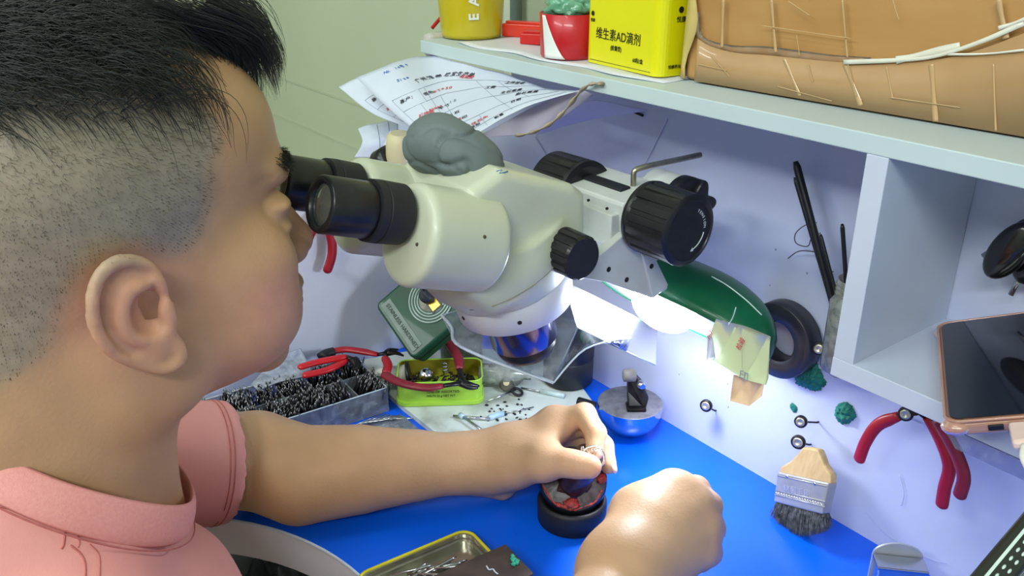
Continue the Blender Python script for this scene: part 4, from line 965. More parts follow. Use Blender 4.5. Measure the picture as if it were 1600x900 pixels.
# yellow vitamin tin
def rrect(w_,d_,r,n=6):
    out=[]
    for sx,sy,a in ((1,1,0),(-1,1,90),(-1,-1,180),(1,-1,270)):
        for i in range(n+1):
            t=math.radians(a+90*i/n); out.append((sx*(w_/2-r)+r*math.cos(t),sy*(d_/2-r)+r*math.sin(t)))
    return out
def open_tin(c,A,Bv,w_,d_,h_,r,wall,mi_out,mi_in,name,parent,lip=.0009):
    o1=rrect(w_,d_,r); o2=rrect(w_-2*wall,d_-2*wall,max(r-wall,.001)); n=len(o1); Z=V3(0,0,1)
    rows=[(o1,0),(o1,h_),(o2,h_),(o2,.0012)]; vs=[c+A*x+Bv*y+Z*z for rw,z in rows for x,y in rw]; fs=[]; mb=MB()
    for j in range(3): fs+= [(j*n+i,j*n+(i+1)%n,(j+1)*n+(i+1)%n,(j+1)*n+i) for i in range(n)]
    mb.add(vs,fs[:2*n],0); mb.add(vs,fs[2*n:]+[tuple(range(3*n,4*n))],1); mb.add(vs,[tuple(range(n-1,-1,-1))],0)
    ob=obj(name,mb,[mi_out,mi_in],parent)
    lp=[c+A*x+Bv*y+Z*h_ for x,y in o1]; rm=obj('rolled_rim',MB().tube(lp+[lp[0]],lip,8,caps=False),mi_out,parent); return ob
tp0,tp1=V3(-.619,-.084,0),V3(-.523,-.094,0); A=nrm(tp1-tp0); Bv=V3(-A[1],A[0],0); tw,td,thh=.106,.078,.0640
tc_=tp0+A*(tw/2-.002)+Bv*td/2; tc_[2]=ST+.0014
VY=mat('lemon_yellow_enamel',(226,222,12),.28,rgb2=(220,214,8),scale=6,coat=.3)
tin=thing('vitamin_tin','open lemon-yellow tin printed with black Chinese writing, on the shelf beside the cardboard box','tin',tuple(tc_))
open_tin(tc_,A,Bv,tw,td,thh,.010,.0008,VY,mat('tin_inside',(170,172,165),.25,.9,rgb2=(150,150,144),scale=20),'tin_body',tin)
fo=tc_-A*tw/2-Bv*(td/2); zz=V3(0,0,1)
TX=mat('black_print',(28,28,24),.5)
for nm,s_,u,v,sz in (('print','维生素AD滴剂',.018,.0235,.0108),('print','(胶囊型)',.040,.0150,.0048),('print','60粒/盒',.072,.0085,.0046),('print','悦康',.0095,.0365,.0035)):
    text(nm,s_,fo+A*u+zz*v,A,zz,sz,TX,tin,off=.0004,sx=.92)
obj('logo',MB().lathe(fo+A*.0125+zz*.0435-Bv*.0003,-Bv,[(0,.0022),(.0003,.0022)],20),TX,tin)
so=tc_+A*(tw/2)-Bv*(td/2)
text('print','悦康',so+Bv*.016+zz*.044,Bv,zz,.0052,TX,tin,off=.0004); obj('logo',MB().lathe(so+Bv*.0205+zz*.0535+A*.0002,A,[(0,.0026),(.0003,.0026)],20),TX,tin)
text('print','维生素',so+Bv*.036+zz*.044,Bv,zz,.0105,TX,tin,off=.0004); text('print','悦康药业股份有限公司',so+Bv*.0105+zz*.0065,Bv,zz,.0034,TX,tin,off=.0004)
obj('base_line',MB().tube([fo+A*.010+zz*.003-Bv*.0002,fo+A*(tw-.010)+zz*.003-Bv*.0002],.0003,4),mat('olive_line',(120,118,20),.5),tin)
jr=thing('glass_jar','small glass jar with dark red contents standing inside the yellow tin','jar',tuple(tc_+V3(0,0,.002)-A*.012))
jc=tc_+V3(0,0,.002)-A*.012
obj('jar_glass',MB().lathe(jc,(0,0,1),[(0,.0),(0,.022),(.004,.024),(.066,.024),(.072,.020),(.080,.020)],40,close=False),CLEARP,jr)
obj('jar_contents',MB().lathe(jc+V3(0,0,.002),(0,0,1),[(0,.021),(.058,.0225),(.066,.018)],32),mat('dark_red_contents',(140,30,30),.4,rgb2=(70,30,24),scale=90),jr)
bd=tc_+A*.026+V3(0,0,.0015); tag(obj('steel_dish',MB().lathe(bd,(0,0,1),[(0,.012),(.045,.016),(.055,.0235),(.056,.0225),(.046,.0150),(.002,.011)],40),STEEL),'round steel dish standing inside the yellow tin','dish')
# cardboard box
CB=mat('brown_cardboard',(182,140,86),.5,rgb2=(172,128,74),scale=9,bump=.05,bscale=60,stretch=(1,1,4),coat=.35)
b0,b1=V3(-.502,-.078,0),V3(-.235,-.060,0); A2=nrm(b1-b0); B2=V3(-A2[1],A2[0],0); bw,bdp,bh=.40,.120,.24
bc=b0+A2*bw/2+B2*bdp/2; bc[2]=ST
box=thing('cardboard_box','large brown cardboard box wrapped in glossy clear tape at the right end of the shelf','box',tuple(bc))
obj('box_body',MB().box(bc+V3(0,0,bh/2+.0005),(bw,bdp,bh),(A2,B2,V3(0,0,1))),CB,box,bevel=.005,seg=3)
Fp=b0+V3(0,0,ST)-B2*.0
def onbox(px,py,off=.0): # point on the front plane of the box
    r=ray(px,py); nrm_=-B2; t=((Fp+nrm_*off-CAM)@nrm_)/(r@nrm_); return CAM+r*t
cur_=[(1092,60),(1112,72),(1150,82),(1200,86),(1260,92),(1320,97),(1400,98),(1470,92),(1530,78),(1580,60),(1640,36),(1700,10)]
up=spline([onbox(x,y,.003) for x,y in cur_],48)
CB2=mat('brown_cardboard_flap',(184,148,106),.4,rgb2=(170,134,92),scale=12,bump=.10,bscale=60,coat=.4)
low=[p*1. for p in up]; 
for p in low: p[2]=ST+.0015
obj('bottom_flap',MB().sheet([[a_,b_] for a_,b_ in zip(up,low)],.0035),CB2,box)
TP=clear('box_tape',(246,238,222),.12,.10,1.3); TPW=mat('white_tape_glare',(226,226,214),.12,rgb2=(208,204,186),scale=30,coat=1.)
def strip(pts,w0,m,name='tape_strip',off=.0042):
    c_=spline([onbox(x,y,off) for x,y in pts],30); g=[]
    for i,p in enumerate(c_):
        t=nrm(c_[min(i+1,len(c_)-1)]-c_[max(i-1,0)]); s_=np.cross(t,B2); wv=w0*(.85+.15*math.sin(i*.23+w0*900)); g.append([p-s_*wv,p+s_*wv])
    obj(name,MB().sheet(g,.0004),m,box)
strip([(1088,20),(1096,60),(1140,76),(1200,80),(1290,92),(1360,96)],.0035,TP)
strip([(1318,97),(1400,94),(1460,88),(1530,66),(1600,36)],.0016,TPW,'tape_highlight',.0065); strip([(1480,85),(1540,84),(1600,78)],.0007,TPW,'tape_highlight',.0065); strip([(1560,44),(1585,36),(1610,26)],.0013,TPW,'tape_highlight',.0065)  # white strips paint the highlight along the tape ridge
for k_,pts in enumerate(([(1316,0),(1324,90)],[(1205,0),(1212,82)],[(1455,100),(1462,190)],[(1552,100),(1556,205)],[(1225,92),(1250,150)],[(1320,100),(1345,165)],[(1385,105),(1395,155)],[(1130,0),(1128,74)],[(1560,0),(1572,60)])):
    strip(pts,.0007+.0006*(k_%3),mat('tape_fold',(198,164,120),.25,rgb2=(190,154,108),scale=30,coat=.5),'tape_fold',.0050)
for pts in ([(1325,100),(1338,150)],[(1395,0),(1404,30)],[(1262,100),(1270,128)],[(1232,2),(1265,24)],[(1245,55),(1249,86)],[(1215,135),(1300,158)],[(1390,152),(1500,168)],[(1090,100),(1135,110)],[(1110,85),(1140,120)],[(1190,40),(1330,60)]):
    strip(pts,.00028,mat('tape_wrinkle',(204,172,124),.3,rgb2=(190,156,106),scale=40,coat=.4),'tape_wrinkle',.0062)
ysd=spline([b0+V3(0,0,ST+.002)-B2*.003-A2*.001,b0+V3(.002,0,ST+.06)-B2*.004,b0+V3(.004,0,ST+.12)-B2*.003,b0+V3(.0,0,ST+.23)-B2*.002],20)
obj('tape_corner',MB().sheet([[p-A2*.002+B2*.012,p-A2*.0,p+A2*(.008+.004*math.sin(p[2]*90))-B2*.0005] for p in ysd],.0008),mat('yellowed_tape',(206,186,116),.25,rgb2=(188,160,96),scale=16,coat=.5),box)
strip([(1400,94),(1440,86),(1500,72)],.0028,TPW,'tape_highlight',.0060)

# ================================================================== hung on the back board
NW=mat('rusty_washer',(150,146,136),.4,.7,rgb2=(90,84,74),scale=200)
def magnet(px,py,qx,qy,Y,label,r=.0064,group='magnets and nails on the back board'):
    c=aty(px,py,Y); q=aty(qx,qy,0); t=thing('nail_magnet',label,'magnet',tuple(c),group)
    n_=V3(.30,-.93,.2); n_=nrm(n_); obj('magnet_disc',MB().lathe(c,n_,[(-.0025,r*.86),(-.002,r),(.0005,r),(.0012,r*.9),(.0012,r*.62),(.0006,r*.6),(.0006,0)],32),DARKST,t)
    obj('silver_face',MB().lathe(c+n_*.0009,n_,[(0,r*.72),(.0007,r*.66),(.0007,r*.30),(.0002,r*.25),(.0002,0)],28),mat('dull_silver',(206,204,192),.35,.7,rgb2=(170,166,150),scale=300),t)
    obj('nail',MB().tube([c,q+V3(0,-.002,0),q+V3(0,.004,0)],.0009,8),DARKST,t)
magnet(1103,634,1119,641,-.020,'small round magnet on a nail below the taped lamp flap, lowest left of the four')
magnet(1251,659,1279,659,-.026,'small round magnet on a long nail just above the one holding the paintbrush',.0058)
magnet(1247,691,1267,694,-.024,'small round magnet on a nail at the tip of the paintbrush handle',.0066)
magnet(1415,647,1424,652,-.040,'small round magnet beside the red pliers handle under the cubby',.0058)
magnet(1280,545,1292,546,-.018,'small dark round magnet beside the clear jar left of the cubby',.0060)
GW=mat('green_wax',(30,140,118),.5,rgb2=(14,96,84),scale=220,bump=.9,bscale=260,contrast=(.3,.7))
def blob(pts,Y,th,label,seed,name='green_wax'):
    c=np.mean([aty(x,y,0) for x,y in pts],0); mb=MB(); Ps=[aty(x,y,0) for x,y in pts]; rs_=np.random.RandomState(seed)
    n=96; ang=np.linspace(0,2*math.pi,n,endpoint=False); pa=np.array([math.atan2(p[2]-c[2],p[0]-c[0]) for p in Ps]); pr_=np.array([math.hypot(p[2]-c[2],p[0]-c[0]) for p in Ps]); od=np.argsort(pa); pa,pr_=pa[od],pr_[od]
    R_=np.interp(ang,np.concatenate([pa-2*math.pi,pa,pa+2*math.pi]),np.tile(pr_,3))*(1+.05*rs_.normal(0,1,n)); m=22
    G_=[]
    for j in range(m+1):
        t=j/m; q=np.array([[c[0]+math.cos(a)*r*t,0,c[2]+math.sin(a)*r*t] for a,r in zip(ang,R_)]); q[:,1]=-(th*(1-t**4)*(.75+.5*fbm(q,480,seed,3))+.0004); G_.append(q)
    vs=[p for q in G_ for p in q]; fs=[(j*n+i,j*n+(i+1)%n,(j+1)*n+(i+1)%n,(j+1)*n+i) for j in range(m) for i in range(n)]
    mb.add(vs,fs,0,True); return tag(obj(name,mb,GW),label,'wax')
blob([(1238,572),(1255,562),(1275,560),(1280,575),(1288,590),(1292,600),(1280,610),(1262,606),(1242,596)],0,.0055,'largest patch of crumbly dark green wax, touching the black tape roll',3)
blob([(1306,640),(1312,631),(1326,629),(1334,638),(1338,648),(1330,658),(1318,662),(1308,656)],0,.0065,'round blob of bright green wax stuck on the back board near the cubby corner',5)
blob([(1238,629),(1242,632),(1246,640),(1242,645),(1237,640)],0,.002,'tiny smear of green wax on the board under the large green patch',6)
# black tape roll
P=aty(1223,529,-.012); tr_=MB().lathe(P+V3(0,.009,0),(0,-1,0),[(0,.0195),(0,.0345),(.001,.0355),(.018,.0355),(.019,.0345),(.019,.0195),(.018,.0185),(.001,.0185),(0,.0195)],72,close=False)
tg=tag(obj('tape_roll',tr_,mat('black_tape',(48,50,58),.35,rgb2=(34,36,44),scale=60,stretch=(1,8,1))),'black adhesive tape roll hung on the back board behind the end of the green lamp','tape roll')
tag(obj('nail',MB().tube([P+V3(-.004,-.014,.019),P+V3(-.004,.014,.021)],.0009,8),DARKST),'thin dark nail in the board that carries the black tape roll','nail')
# paintbrush
def pb(x,y,o=0.): return aty(x,y,-.020-.024*(y-700)/143.-o)
br=thing('paintbrush','flat paintbrush with wooden handle and black bristles hanging on a nail','paintbrush',tuple(pb(1255,842)))
nb_=nrm(np.cross(pb(1223,735)-pb(1302,753),pb(1217,782)-pb(1302,753))); nb_=nb_ if nb_[1]<0 else -nb_
hp_=[(1259,698),(1272,699),(1284,702),(1288,712),(1293,726),(1304,742),(1304,757),(1222,739),(1225,729),(1240,720),(1252,708)]
obj('handle',MB().prism([pb(x,y)-nb_*.004 for x,y in hp_],nb_*.009),mat('pale_wood',(206,176,128),.6,rgb2=(188,156,108),scale=30,stretch=(6,6,1)),br,bevel=.002)
FE=mat('dull_tin_ferrule',(188,186,184),.42,.55,rgb2=(164,162,160),scale=30)
fpz=[(1222,736),(1303,754),(1292,803),(1216,783)]
obj('ferrule',MB().prism([pb(x,y)-nb_*.0055 for x,y in fpz],nb_*.012),FE,br,bevel=.0015)
for ya,yb in ((742,759),(765,783),(772,791)):
    f_=lambda t:(1222-(ya-736)*.13+t*80,ya+t*(yb-ya)); obj('ferrule_bead',MB().tube([pb(*f_(.01))+nb_*.0066,pb(*f_(.99))+nb_*.0066],.0006,8),FE,br)
for i in range(18):
    t=(i+.5)/18; x=1219+t*74; y=768+t*18; obj('ferrule_knurl',MB().tube([pb(x-2,y-2)+nb_*.0066,pb(x+2,y+5)+nb_*.0066],.0006,6),STEEL,br)
for x,y in ((1238,744),(1281,755)): obj('rivet',MB().ell(pb(x,y)+nb_*.0066,(.0016,.0012,.0016),n=12),STEEL,br)
text('stamp','猪鬃毛刷',pb(1232,767)+nb_*.0066,pb(1281,778)-pb(1232,767),pb(1232,760)-pb(1232,767),.0076,mat('stamped_metal',(220,220,224),.3,.6),br,off=.0004)
rs=np.random.RandomState(5); bp2=[]
for i in range(2600):
    t=rs.uniform(.01,.99); o=rs.uniform(-1,1); x=1217+t*75; y=783+t*20; L_=rs.uniform(.82,1.06)
    a_=pb(x,y)+nb_*o*.0045; xe=x-(3)+(t-.5)*8+rs.normal(0,2.5); ye=y+L_*(38 if t>.1 else 34)-(4*abs(t-.5)**2*14)+2*(1-t)*4
    e_=pb(xe,ye)+nb_*(o*.0075+rs.normal(0,.0012)); m_=(a_+e_)/2+nb_*o*.001; bp2.append([a_,m_,e_])
bp2=np.array(bp2); bp2[:,:,2]=np.maximum(bp2[:,:,2],.0006)
def strands2(paths,r0,name,m,parent):
    global person; keep=person; person=parent; o=strands(paths,r0,name,m); person=keep; return o
strands2(bp2,.00024,'bristles',mat('black_bristle',(40,42,50),.5,rgb2=(120,122,130),scale=220),br)
# clear jar behind the divider, with brushes and wires
P=aty(1316,578,-.026); jz=thing('brush_jar','clear plastic jar fixed to the back board against the cubby divider, holding black brush handles','jar',tuple(P))
obj('jar_wall',MB().lathe(P,(0,0,1),[(0,0.),(0,.017),(.003,.0185),(.062,.0185),(.068,.0150),(.082,.0150),(.082,.0142),(.068,.0142),(.062,.0177),(.003,.0177),(.003,0.)],40,close=False),clear('scratched_jar_plastic',(214,218,210),.15,.30),jz)
for zq in (.070,.074,.078): obj('neck_thread',MB().torus(P+V3(0,0,zq),(0,0,1),.0152,.0007,40,6),clear('scratched_jar_plastic'),jz)
obj('paper_inside',MB().sheet([[P+V3(.012*math.cos(a),.012*math.sin(a),z_) for z_ in (.004,.02,.038)] for a in np.linspace(2.5,5.6,14)],.0004),mat('yellowish_scrap',(206,204,160),.6,rgb2=(180,182,150),scale=60),jz)
def rod(name,label,cat,p,q,r0,r1,m,group=None):
    return tag(obj(name,MB().tube([p,p*.97+q*.03,q*.97+p*.03,q],[r0*.6,r0,r1,r1*.6],14),m),label,cat,group)
gB='black brush handles in the jar'
rod('artist_brush','thickest and longest black handle leaning left out of the jar','brush',P+V3(.004,.0,.01),aty(1243,252,-.030),.0030,.0032,BLACKP,gB)
rod('artist_brush','second long black handle, just left of the thickest one in the jar','brush',P+V3(.0,.006,.01),aty(1242,277,-.026),.0024,.0020,BLACKP,gB)
rod('artist_brush','short thin black handle leaning left low in the jar','brush',P+V3(.008,-.004,.02),aty(1282,366,-.030),.0016,.0015,BLACKP,gB)
rod('artist_brush','short black handle standing nearly upright beside the divider','brush',P+V3(.002,.004,.02),aty(1316,350,-.030),.0018,.0018,BLACKP,gB)
WIRE=mat('thin_dark_wire',(70,66,70),.4,.6)
for lb,pts in (('thin dark wire looping out of the jar towards the left',[(1276,348),(1258,352),(1243,365),(1244,380),(1262,385),(1268,372),(1282,364)]),('thin dark wire end sticking out low, left of the jar',[(1231,404),(1245,394),(1258,392),(1290,396)]),('bent wire hook hanging at the shoulder of the jar',[(1292,412),(1288,434),(1302,424)])):
    tag(obj('wire',MB().tube(spline([aty(x,y,-.012) for x,y in pts],24),.00045,6),WIRE),lb,'wire')
# pliers
def pliers(paths,joint,jaws,label,m,r=.0050,group=None,fl=.62,hint=(0,0,1)):
    c=np.array(joint); t=thing('pliers',label,'pliers',tuple(c),group)
    for p in paths:
        s_=spline(p,18); R_=[r*(.72+.28*min(1,i/3)) for i in range(len(s_))]; td=nrm(s_[-1]-s_[-2]); s_=list(s_)+[s_[-1]+td*r*q for q in (.35,.62,.8,.86)]; R_=R_+[r*.93,r*.72,r*.42,r*.1]
        obj('handle',MB().tube(s_,R_,14,flat=fl,hint=hint),m,t)
        obj('shank',MB().tube([s_[0],s_[0]*.5+c*.5,c],[r*.55,r*.6,r*.8],10,flat=.6,hint=hint),DARKST,t)
    for p in jaws:
        s_=spline([c]+list(p),10); obj('jaw',MB().tube(s_,[r*1.1*(1-.75*i/(len(s_)-1)) for i in range(len(s_))],10,flat=.7,hint=hint),DARKST,t)
    return t
Yp=-.034
tpl=pliers([[aty(x,y,Yp) for x,y in q] for q in ([(1405,650),(1372,664),(1353,690),(1343,716)],[(1448,652),(1468,684),(1483,728),(1476,762),(1472,787)])],aty(1428,636,Yp),[[aty(1432,612,Yp),aty(1436,588,Yp)],[aty(1426,612,Yp),aty(1432,588,Yp)]],'dark red pliers hanging open under the cubby, nearest the round magnet',REDH,.0052,hint=(0,1,0))
obj('pivot',MB().lathe(aty(1428,636,Yp-.004),(0,-1,0),[(0,.007),(.002,.0065)],20),DARKST,tpl)
tpl=pliers([[aty(x,y,Yp-.014) for x,y in q] for q in ([(1462,655),(1482,684),(1500,722),(1506,748),(1500,772)],[(1480,640),(1500,662),(1522,700),(1530,740),(1522,764)])][:1],aty(1450,640,Yp-.012),[[aty(1452,612,Yp-.012),aty(1454,590,Yp-.012)]],'dark red pliers hanging behind the phone, only its longest handle showing',MAROON,.0052,hint=(0,1,0))
XL=-.872
tpl=pliers([[atx(x,y,XL) for x,y in q] for q in ([(512,338),(515,360),(519,382),(518,402),(512,421)],[(500,338),(492,352),(484,368),(478,384)])],atx(506,318,XL),[[atx(508,300,XL),atx(510,285,XL)],[atx(505,300,XL),atx(508,285,XL)]],'red-handled pliers hanging on the left side panel below the eyepieces',REDH,.0058,hint=(1,0,0))

# ================================================================== the cubby
ph=thing('phone','black smartphone in a clear pinkish case, charging in the cubby','phone',(-.205,-.09,.2308))
BLp,TLp,BRp=V3(-.1960,-.1724,.2455),V3(-.2721,-.0415,.2423),V3(-.1342,-.1360,.2705)
pl_=nrm(TLp-BLp); pw=nrm((BRp-BLp)-pl_*((BRp-BLp)@pl_)); pn_=np.cross(pw,pl_); pn_=pn_ if pn_[2]>0 else -pn_; Lp,Wp=.152,.076
pc_=BLp+pl_*Lp/2+pw*Wp/2
def rr3(w_,d_,r,z0,z1): return [pc_+pl_*x+pw*y+pn_*z0 for x,y in rrect(w_,d_,r,8)],pn_*(z1-z0)
CASE=mat('pinkish_clear_case',(222,178,160),.15,rgb2=(206,150,128),scale=20,trans=.45,coat=.6)
mb=MB(); mb.prism(*rr3(Lp,Wp,.010,-.0102,-.0012)); obj('case',mb,CASE,ph,bevel=.003,seg=3)
for sx in(-1,1):
    for sy in(-1,1): obj('case_corner',MB().ell(pc_+pl_*sx*(Lp/2-.006)+pw*sy*(Wp/2-.006)-pn_*.0055,(.0088,.0088,.0052),(pl_,pw,pn_),18),CASE,ph)
mb=MB(); mb.prism(*rr3(Lp-.004,Wp-.004,.008,-.0012,-.0004)); obj('frame',mb,mat('rose_metal_frame',(206,150,120),.25,.8,rgb2=(190,134,106),scale=40),ph,bevel=.0003)
mb=MB(); mb.prism(*rr3(Lp-.006,Wp-.006,.007,-.0004,.0002)); obj('screen',mb,mat('phone_screen',(12,14,22),.06,rgb2=(16,18,26),scale=10,coat=1.),ph)
rimp=[pc_+pl_*x+pw*y-pn_*.0006 for x,y in rrect(Lp-.001,Wp-.001,.009,8)]; obj('case_rim',MB().tube(rimp+[rimp[0]],.0010,8,caps=False),CASE,ph)
me_=BLp+pw*Wp*.5-pn_*.0050
obj('port_slot',MB().box(me_-pl_*.0012-pw*.012,(.0015,.008,.0034),(pl_,pw,pn_)),DARKST,ph,bevel=.0005)
cb=thing('charging_cable','white charging cable with a pinkish plug in the lower edge of the phone','cable',tuple(me_-pl_*.02-V3(0,0,.01)))
obj('plug',MB().box(me_-pl_*.0125,(.023,.0115,.0062),(pl_,pw,pn_)),mat('pinkish_white_plug',(232,206,196),.4,rgb2=(224,196,186),scale=30),cb,bevel=.002)
obj('cord',MB().tube(spline([me_-pl_*.024,me_-pl_*.034-V3(0,0,.004),me_-pl_*.044+pw*.010-V3(0,0,.014),me_-pl_*.050+pw*.04-V3(0,0,.034),me_-pl_*.05+pw*.09-V3(0,0,.06)],24),.0021,10),mat('white_cord',(226,222,214),.45,rgb2=(216,212,204),scale=30),cb)
# clear shelf edge strip below the cubby mouth
ob_=obj('clear_strip',MB().prism([V3(-.216,SY-.001,.2155),V3(.38,SY-.001,.2155),V3(.38,SY-.001,.204),V3(-.205,SY-.001,.204)],(0,.006,0)),clear('clear_shelf_strip',(205,212,236),.1,.20),bench)
# car keys hung in the cubby
ky=thing('car_key','black oval key fob with silver blade hanging in the cubby','key',tuple(aty(1572,400,-.03)))
ax1=nrm(aty(1605,362,-.03)-aty(1545,432,-.03)); ax3=V3(0,-1,0); ax2=np.cross(ax3,ax1)
obj('fob',MB().ell(aty(1577,392,-.032),(.0245,.0125,.0065),(ax1,ax2,ax3),28),mat('gloss_black_fob',(14,15,18),.22,rgb2=(20,21,25),scale=40,coat=.5),ky)
obj('blade',MB().tube([aty(1568,381,-.028),aty(1536,401,-.028)],.0022,8,flat=.4,hint=(0,1,0)),STEEL,ky)
ky=thing('car_key','smaller black key behind the oval fob at the frame edge, blade pointing down','key',tuple(aty(1600,420,-.02)))
obj('fob',MB().ell(aty(1606,372,-.020),(.0155,.0125,.006),(ax1,ax2,ax3),24),mat('gloss_black_fob',(14,15,18),.22),ky)
obj('fob',MB().ell(aty(1608,420,-.020),(.0125,.0105,.005),(ax1,ax2,ax3),24),mat('gloss_black_fob',(14,15,18),.22),ky)
obj('blade',MB().tube([aty(1597,425,-.020),aty(1579,461,-.020)],.0019,8,flat=.4,hint=(0,1,0)),STEEL,ky)

# ================================================================== on the bench, back left corner
SLZ=.006
slab=[atz(x,y,SLZ) for x,y in [(628,634),(706,696),(790,676),(928,630),(880,556),(760,545),(640,548),(566,562),(590,600)]]
SLM=mat('worn_white_slab',(204,212,206),.5,rgb2=(138,140,126),scale=26,bump=.1,bscale=60,contrast=(.5,.8),detail=8)
sl=[V3(max(p[0],-.886),min(p[1],-.004),SLZ) for p in slab]
tag(obj('worktop_slab',MB().prism(sl,(0,0,-SLZ+.0002)),SLM),'worn white slab under the tins in the back left corner of the blue top','slab')
# black canister
cc=V3(-.687,-.034,SLZ+.0003 if False else .0066); cn=thing('canister','plain black round canister standing against the back board behind the steel ball vise','canister',tuple(cc))
CN_=mat('satin_black_canister',(40,42,48),.42,rgb2=(30,32,38),scale=30)
obj('lower_body',MB().lathe(cc,(0,0,1),[(0,.027),(.002,.0295),(.032,.0295),(.033,.0288)],56),CN_,cn)
obj('upper_body',MB().lathe(cc+V3(0,0,.033),(0,0,1),[(0,.0288),(.001,.0300),(.058,.0300),(.060,.028)],56),CN_,cn)
# ball vise
q=atz(985,626,.040); q=V3(q[0],q[1],.0005); R_=.0345
bl=thing('ball_vise','polished steel half-ball with dusty flat top and black wedge clamp','ball vise',tuple(q))
prof=[(R_*(1-math.cos(a)),max(R_*math.sin(a),.0001)) for a in np.linspace(.08,math.pi/2,20)]; prof=[(p-prof[0][0],r) for p,r in prof]
hB=prof[-1][0]; obj('half_ball',MB().lathe(q,(0,0,1),prof+[(hB+.003,R_)],72),mat('polished_steel',(196,200,206),.10,1.,rgb2=(186,190,198),scale=20),bl)
obj('flat_top',MB().lathe(q+V3(0,0,hB+.003),(0,0,1),[(0,R_),(.0008,R_-.001),(.0010,0)],72),mat('dusty_steel_top',(150,150,158),.5,.5,rgb2=(120,118,126),scale=90,detail=8),bl)
tq=q+V3(0,0,hB+.004); vx=V3(.6032,.7976,0); vy=V3(-.7976,.6032,0)
wp=[tq+vx*(-.004)-vy*.018,tq+vx*.014-vy*.018,tq+vx*.018-vy*.010+V3(0,0,.010),tq+vx*.012-vy*.004+V3(0,0,.022),tq+vx*.003-vy*.004+V3(0,0,.032),tq-vx*.005-vy*.004+V3(0,0,.032),tq-vx*.004-vy*.008+V3(0,0,.016)]
obj('wedge_clamp',MB().prism(wp,vy*.014),DARKST,bl,bevel=.0015)
obj('wedge_foot',MB().box(tq+vx*.004-vy*.014+V3(0,0,.002),(.020,.016,.004),(vx,vy,V3(0,0,1))),DARKST,bl,bevel=.001)
obj('clamp_screw',MB().lathe(tq+vx*.008-vy*.004+V3(0,0,.024),vx*.3-vy*.9,[(0,.0045),(.006,.0045),(.007,.003)],20),STEEL,bl)
obj('rubber_roller',MB().lathe(tq-vx*.010-vy*.002+V3(0,0,.033),vx,[(0,.004),(.001,.0068),(.013,.0068),(.014,.004)],24),mat('grey_roller',(150,146,140),.6,rgb2=(120,116,110),scale=90),bl)
obj('side_screw',MB().lathe(q+V3(-.03,-.022,.026),(-.8,-.5,.1),[(0,.005),(.020,.005),(.021,.004)],20),BLACKP,bl)
# lime green tin and contents
A3=nrm(V3(.553,.833,0)); B3=V3(-A3[1],A3[0],0); c3=V3(-.752,-.172,SLZ+.0003)
LIME=mat('lime_green_enamel',(168,214,70),.32,rgb2=(160,206,62),scale=9,coat=.2); GOLD=mat('gold_lacquer_inside',(190,176,60),.25,.6,rgb2=(160,146,40),scale=20)
lt=thing('lime_tin','small open lime-green tin full of tiny metal parts, gold inside, on the white slab','tin',tuple(c3))
open_tin(c3,A3,B3,.096,.055,.030,.011,.0008,LIME,GOLD,'tin_body',lt,.0010)
lo=[c3+A3*x+B3*y+V3(0,0,.004) for x,y in rrect(.0995,.0585,.012)]; obj('base_step',MB().prism([p-V3(0,0,.004) for p in lo],(0,0,.0065)),LIME,lt,bevel=.0012)
f3=c3-A3*.048-B3*.0277
text('print','TINS OF ASSORTED',f3+A3*.033+V3(0,0,.0165),A3,(0,0,1),.0042,TX,lt,off=.0004); text('print','MINTS 25 g NET WT',f3+A3*.033+V3(0,0,.0115),A3,(0,0,1),.0036,TX,lt,off=.0004)
rs=np.random.RandomState(9); mbf=MB()
for i in range(260):
    p=c3+A3*rs.uniform(-.041,.041)+B3*rs.uniform(-.021,.021)+V3(0,0,rs.uniform(.003,.019)); d=nrm(rs.normal(0,1,3)*V3(1,1,.5)); mbf.tube([p-d*.004,p+d*rs.uniform(.002,.005)],rs.uniform(.0005,.0016),6)
tag(obj('metal_findings',mbf,mat('oily_steel_bits',(96,90,84),.3,.85,rgb2=(50,44,40),scale=90)),'tiny dark metal parts filling the lime-green tin','metal parts',kind='stuff')
p=c3-A3*.016+B3*.004+V3(0,0,.021); tag(obj('steel_ball',MB().ell(p,.0095,n=32),CHROME),'shiny steel ball lying in the lime-green tin','ball')
p=c3+A3*.006+B3*.006+V3(0,0,.024); tag(obj('wire_coil',MB().tube([p+V3(.003*math.cos(a),.003*math.sin(a),.0007*a) for a in np.linspace(0,18,70)],.0006,6),STEEL),'small steel wire coil standing in the lime-green tin','coil')
Z3=.040
def zp(l,hz): return [atz(x,y,hz if not isinstance(hz,(list,tuple)) else hz[i]) for i,(x,y) in enumerate(l)]
pliers([zp([(718,577),(716,560),(703,538),(690,528),(671,521)],[.042,.046,.052,.055,.058]),zp([(692,603),(668,606),(640,602),(618,595),(602,586)],[.042,.042,.042,.040,.038])],atz(722,598,.041),[[atz(735,601,.040),atz(749,603,.038)],[atz(735,605,.038),atz(747,606,.037)]],'maroon-handled side cutter lying open across the lime-green tin',MAROON,.0058)
pliers([zp([(590,554),(565,549),(540,546),(520,549),(506,553)],[.045]*5),zp([(601,558),(606,570),(604,580)],[.045,.043,.040])],atz(606,551,.046),[[atz(618,551,.046),atz(631,556,.042)],[atz(610,547,.048),atz(622,546,.046)]],'red-handled nipper lying behind the bur tray with its jaws towards the green tin',REDH,.0052)
obj('black_sleeve',MB().tube(spline(zp([(522,549),(510,552),(502,557)],.045),10),.0066,12,flat=.7),BLACKR,[o for o in bpy.data.objects if o.name.startswith('pliers') and 'nipper' in o.get('label','')][0])
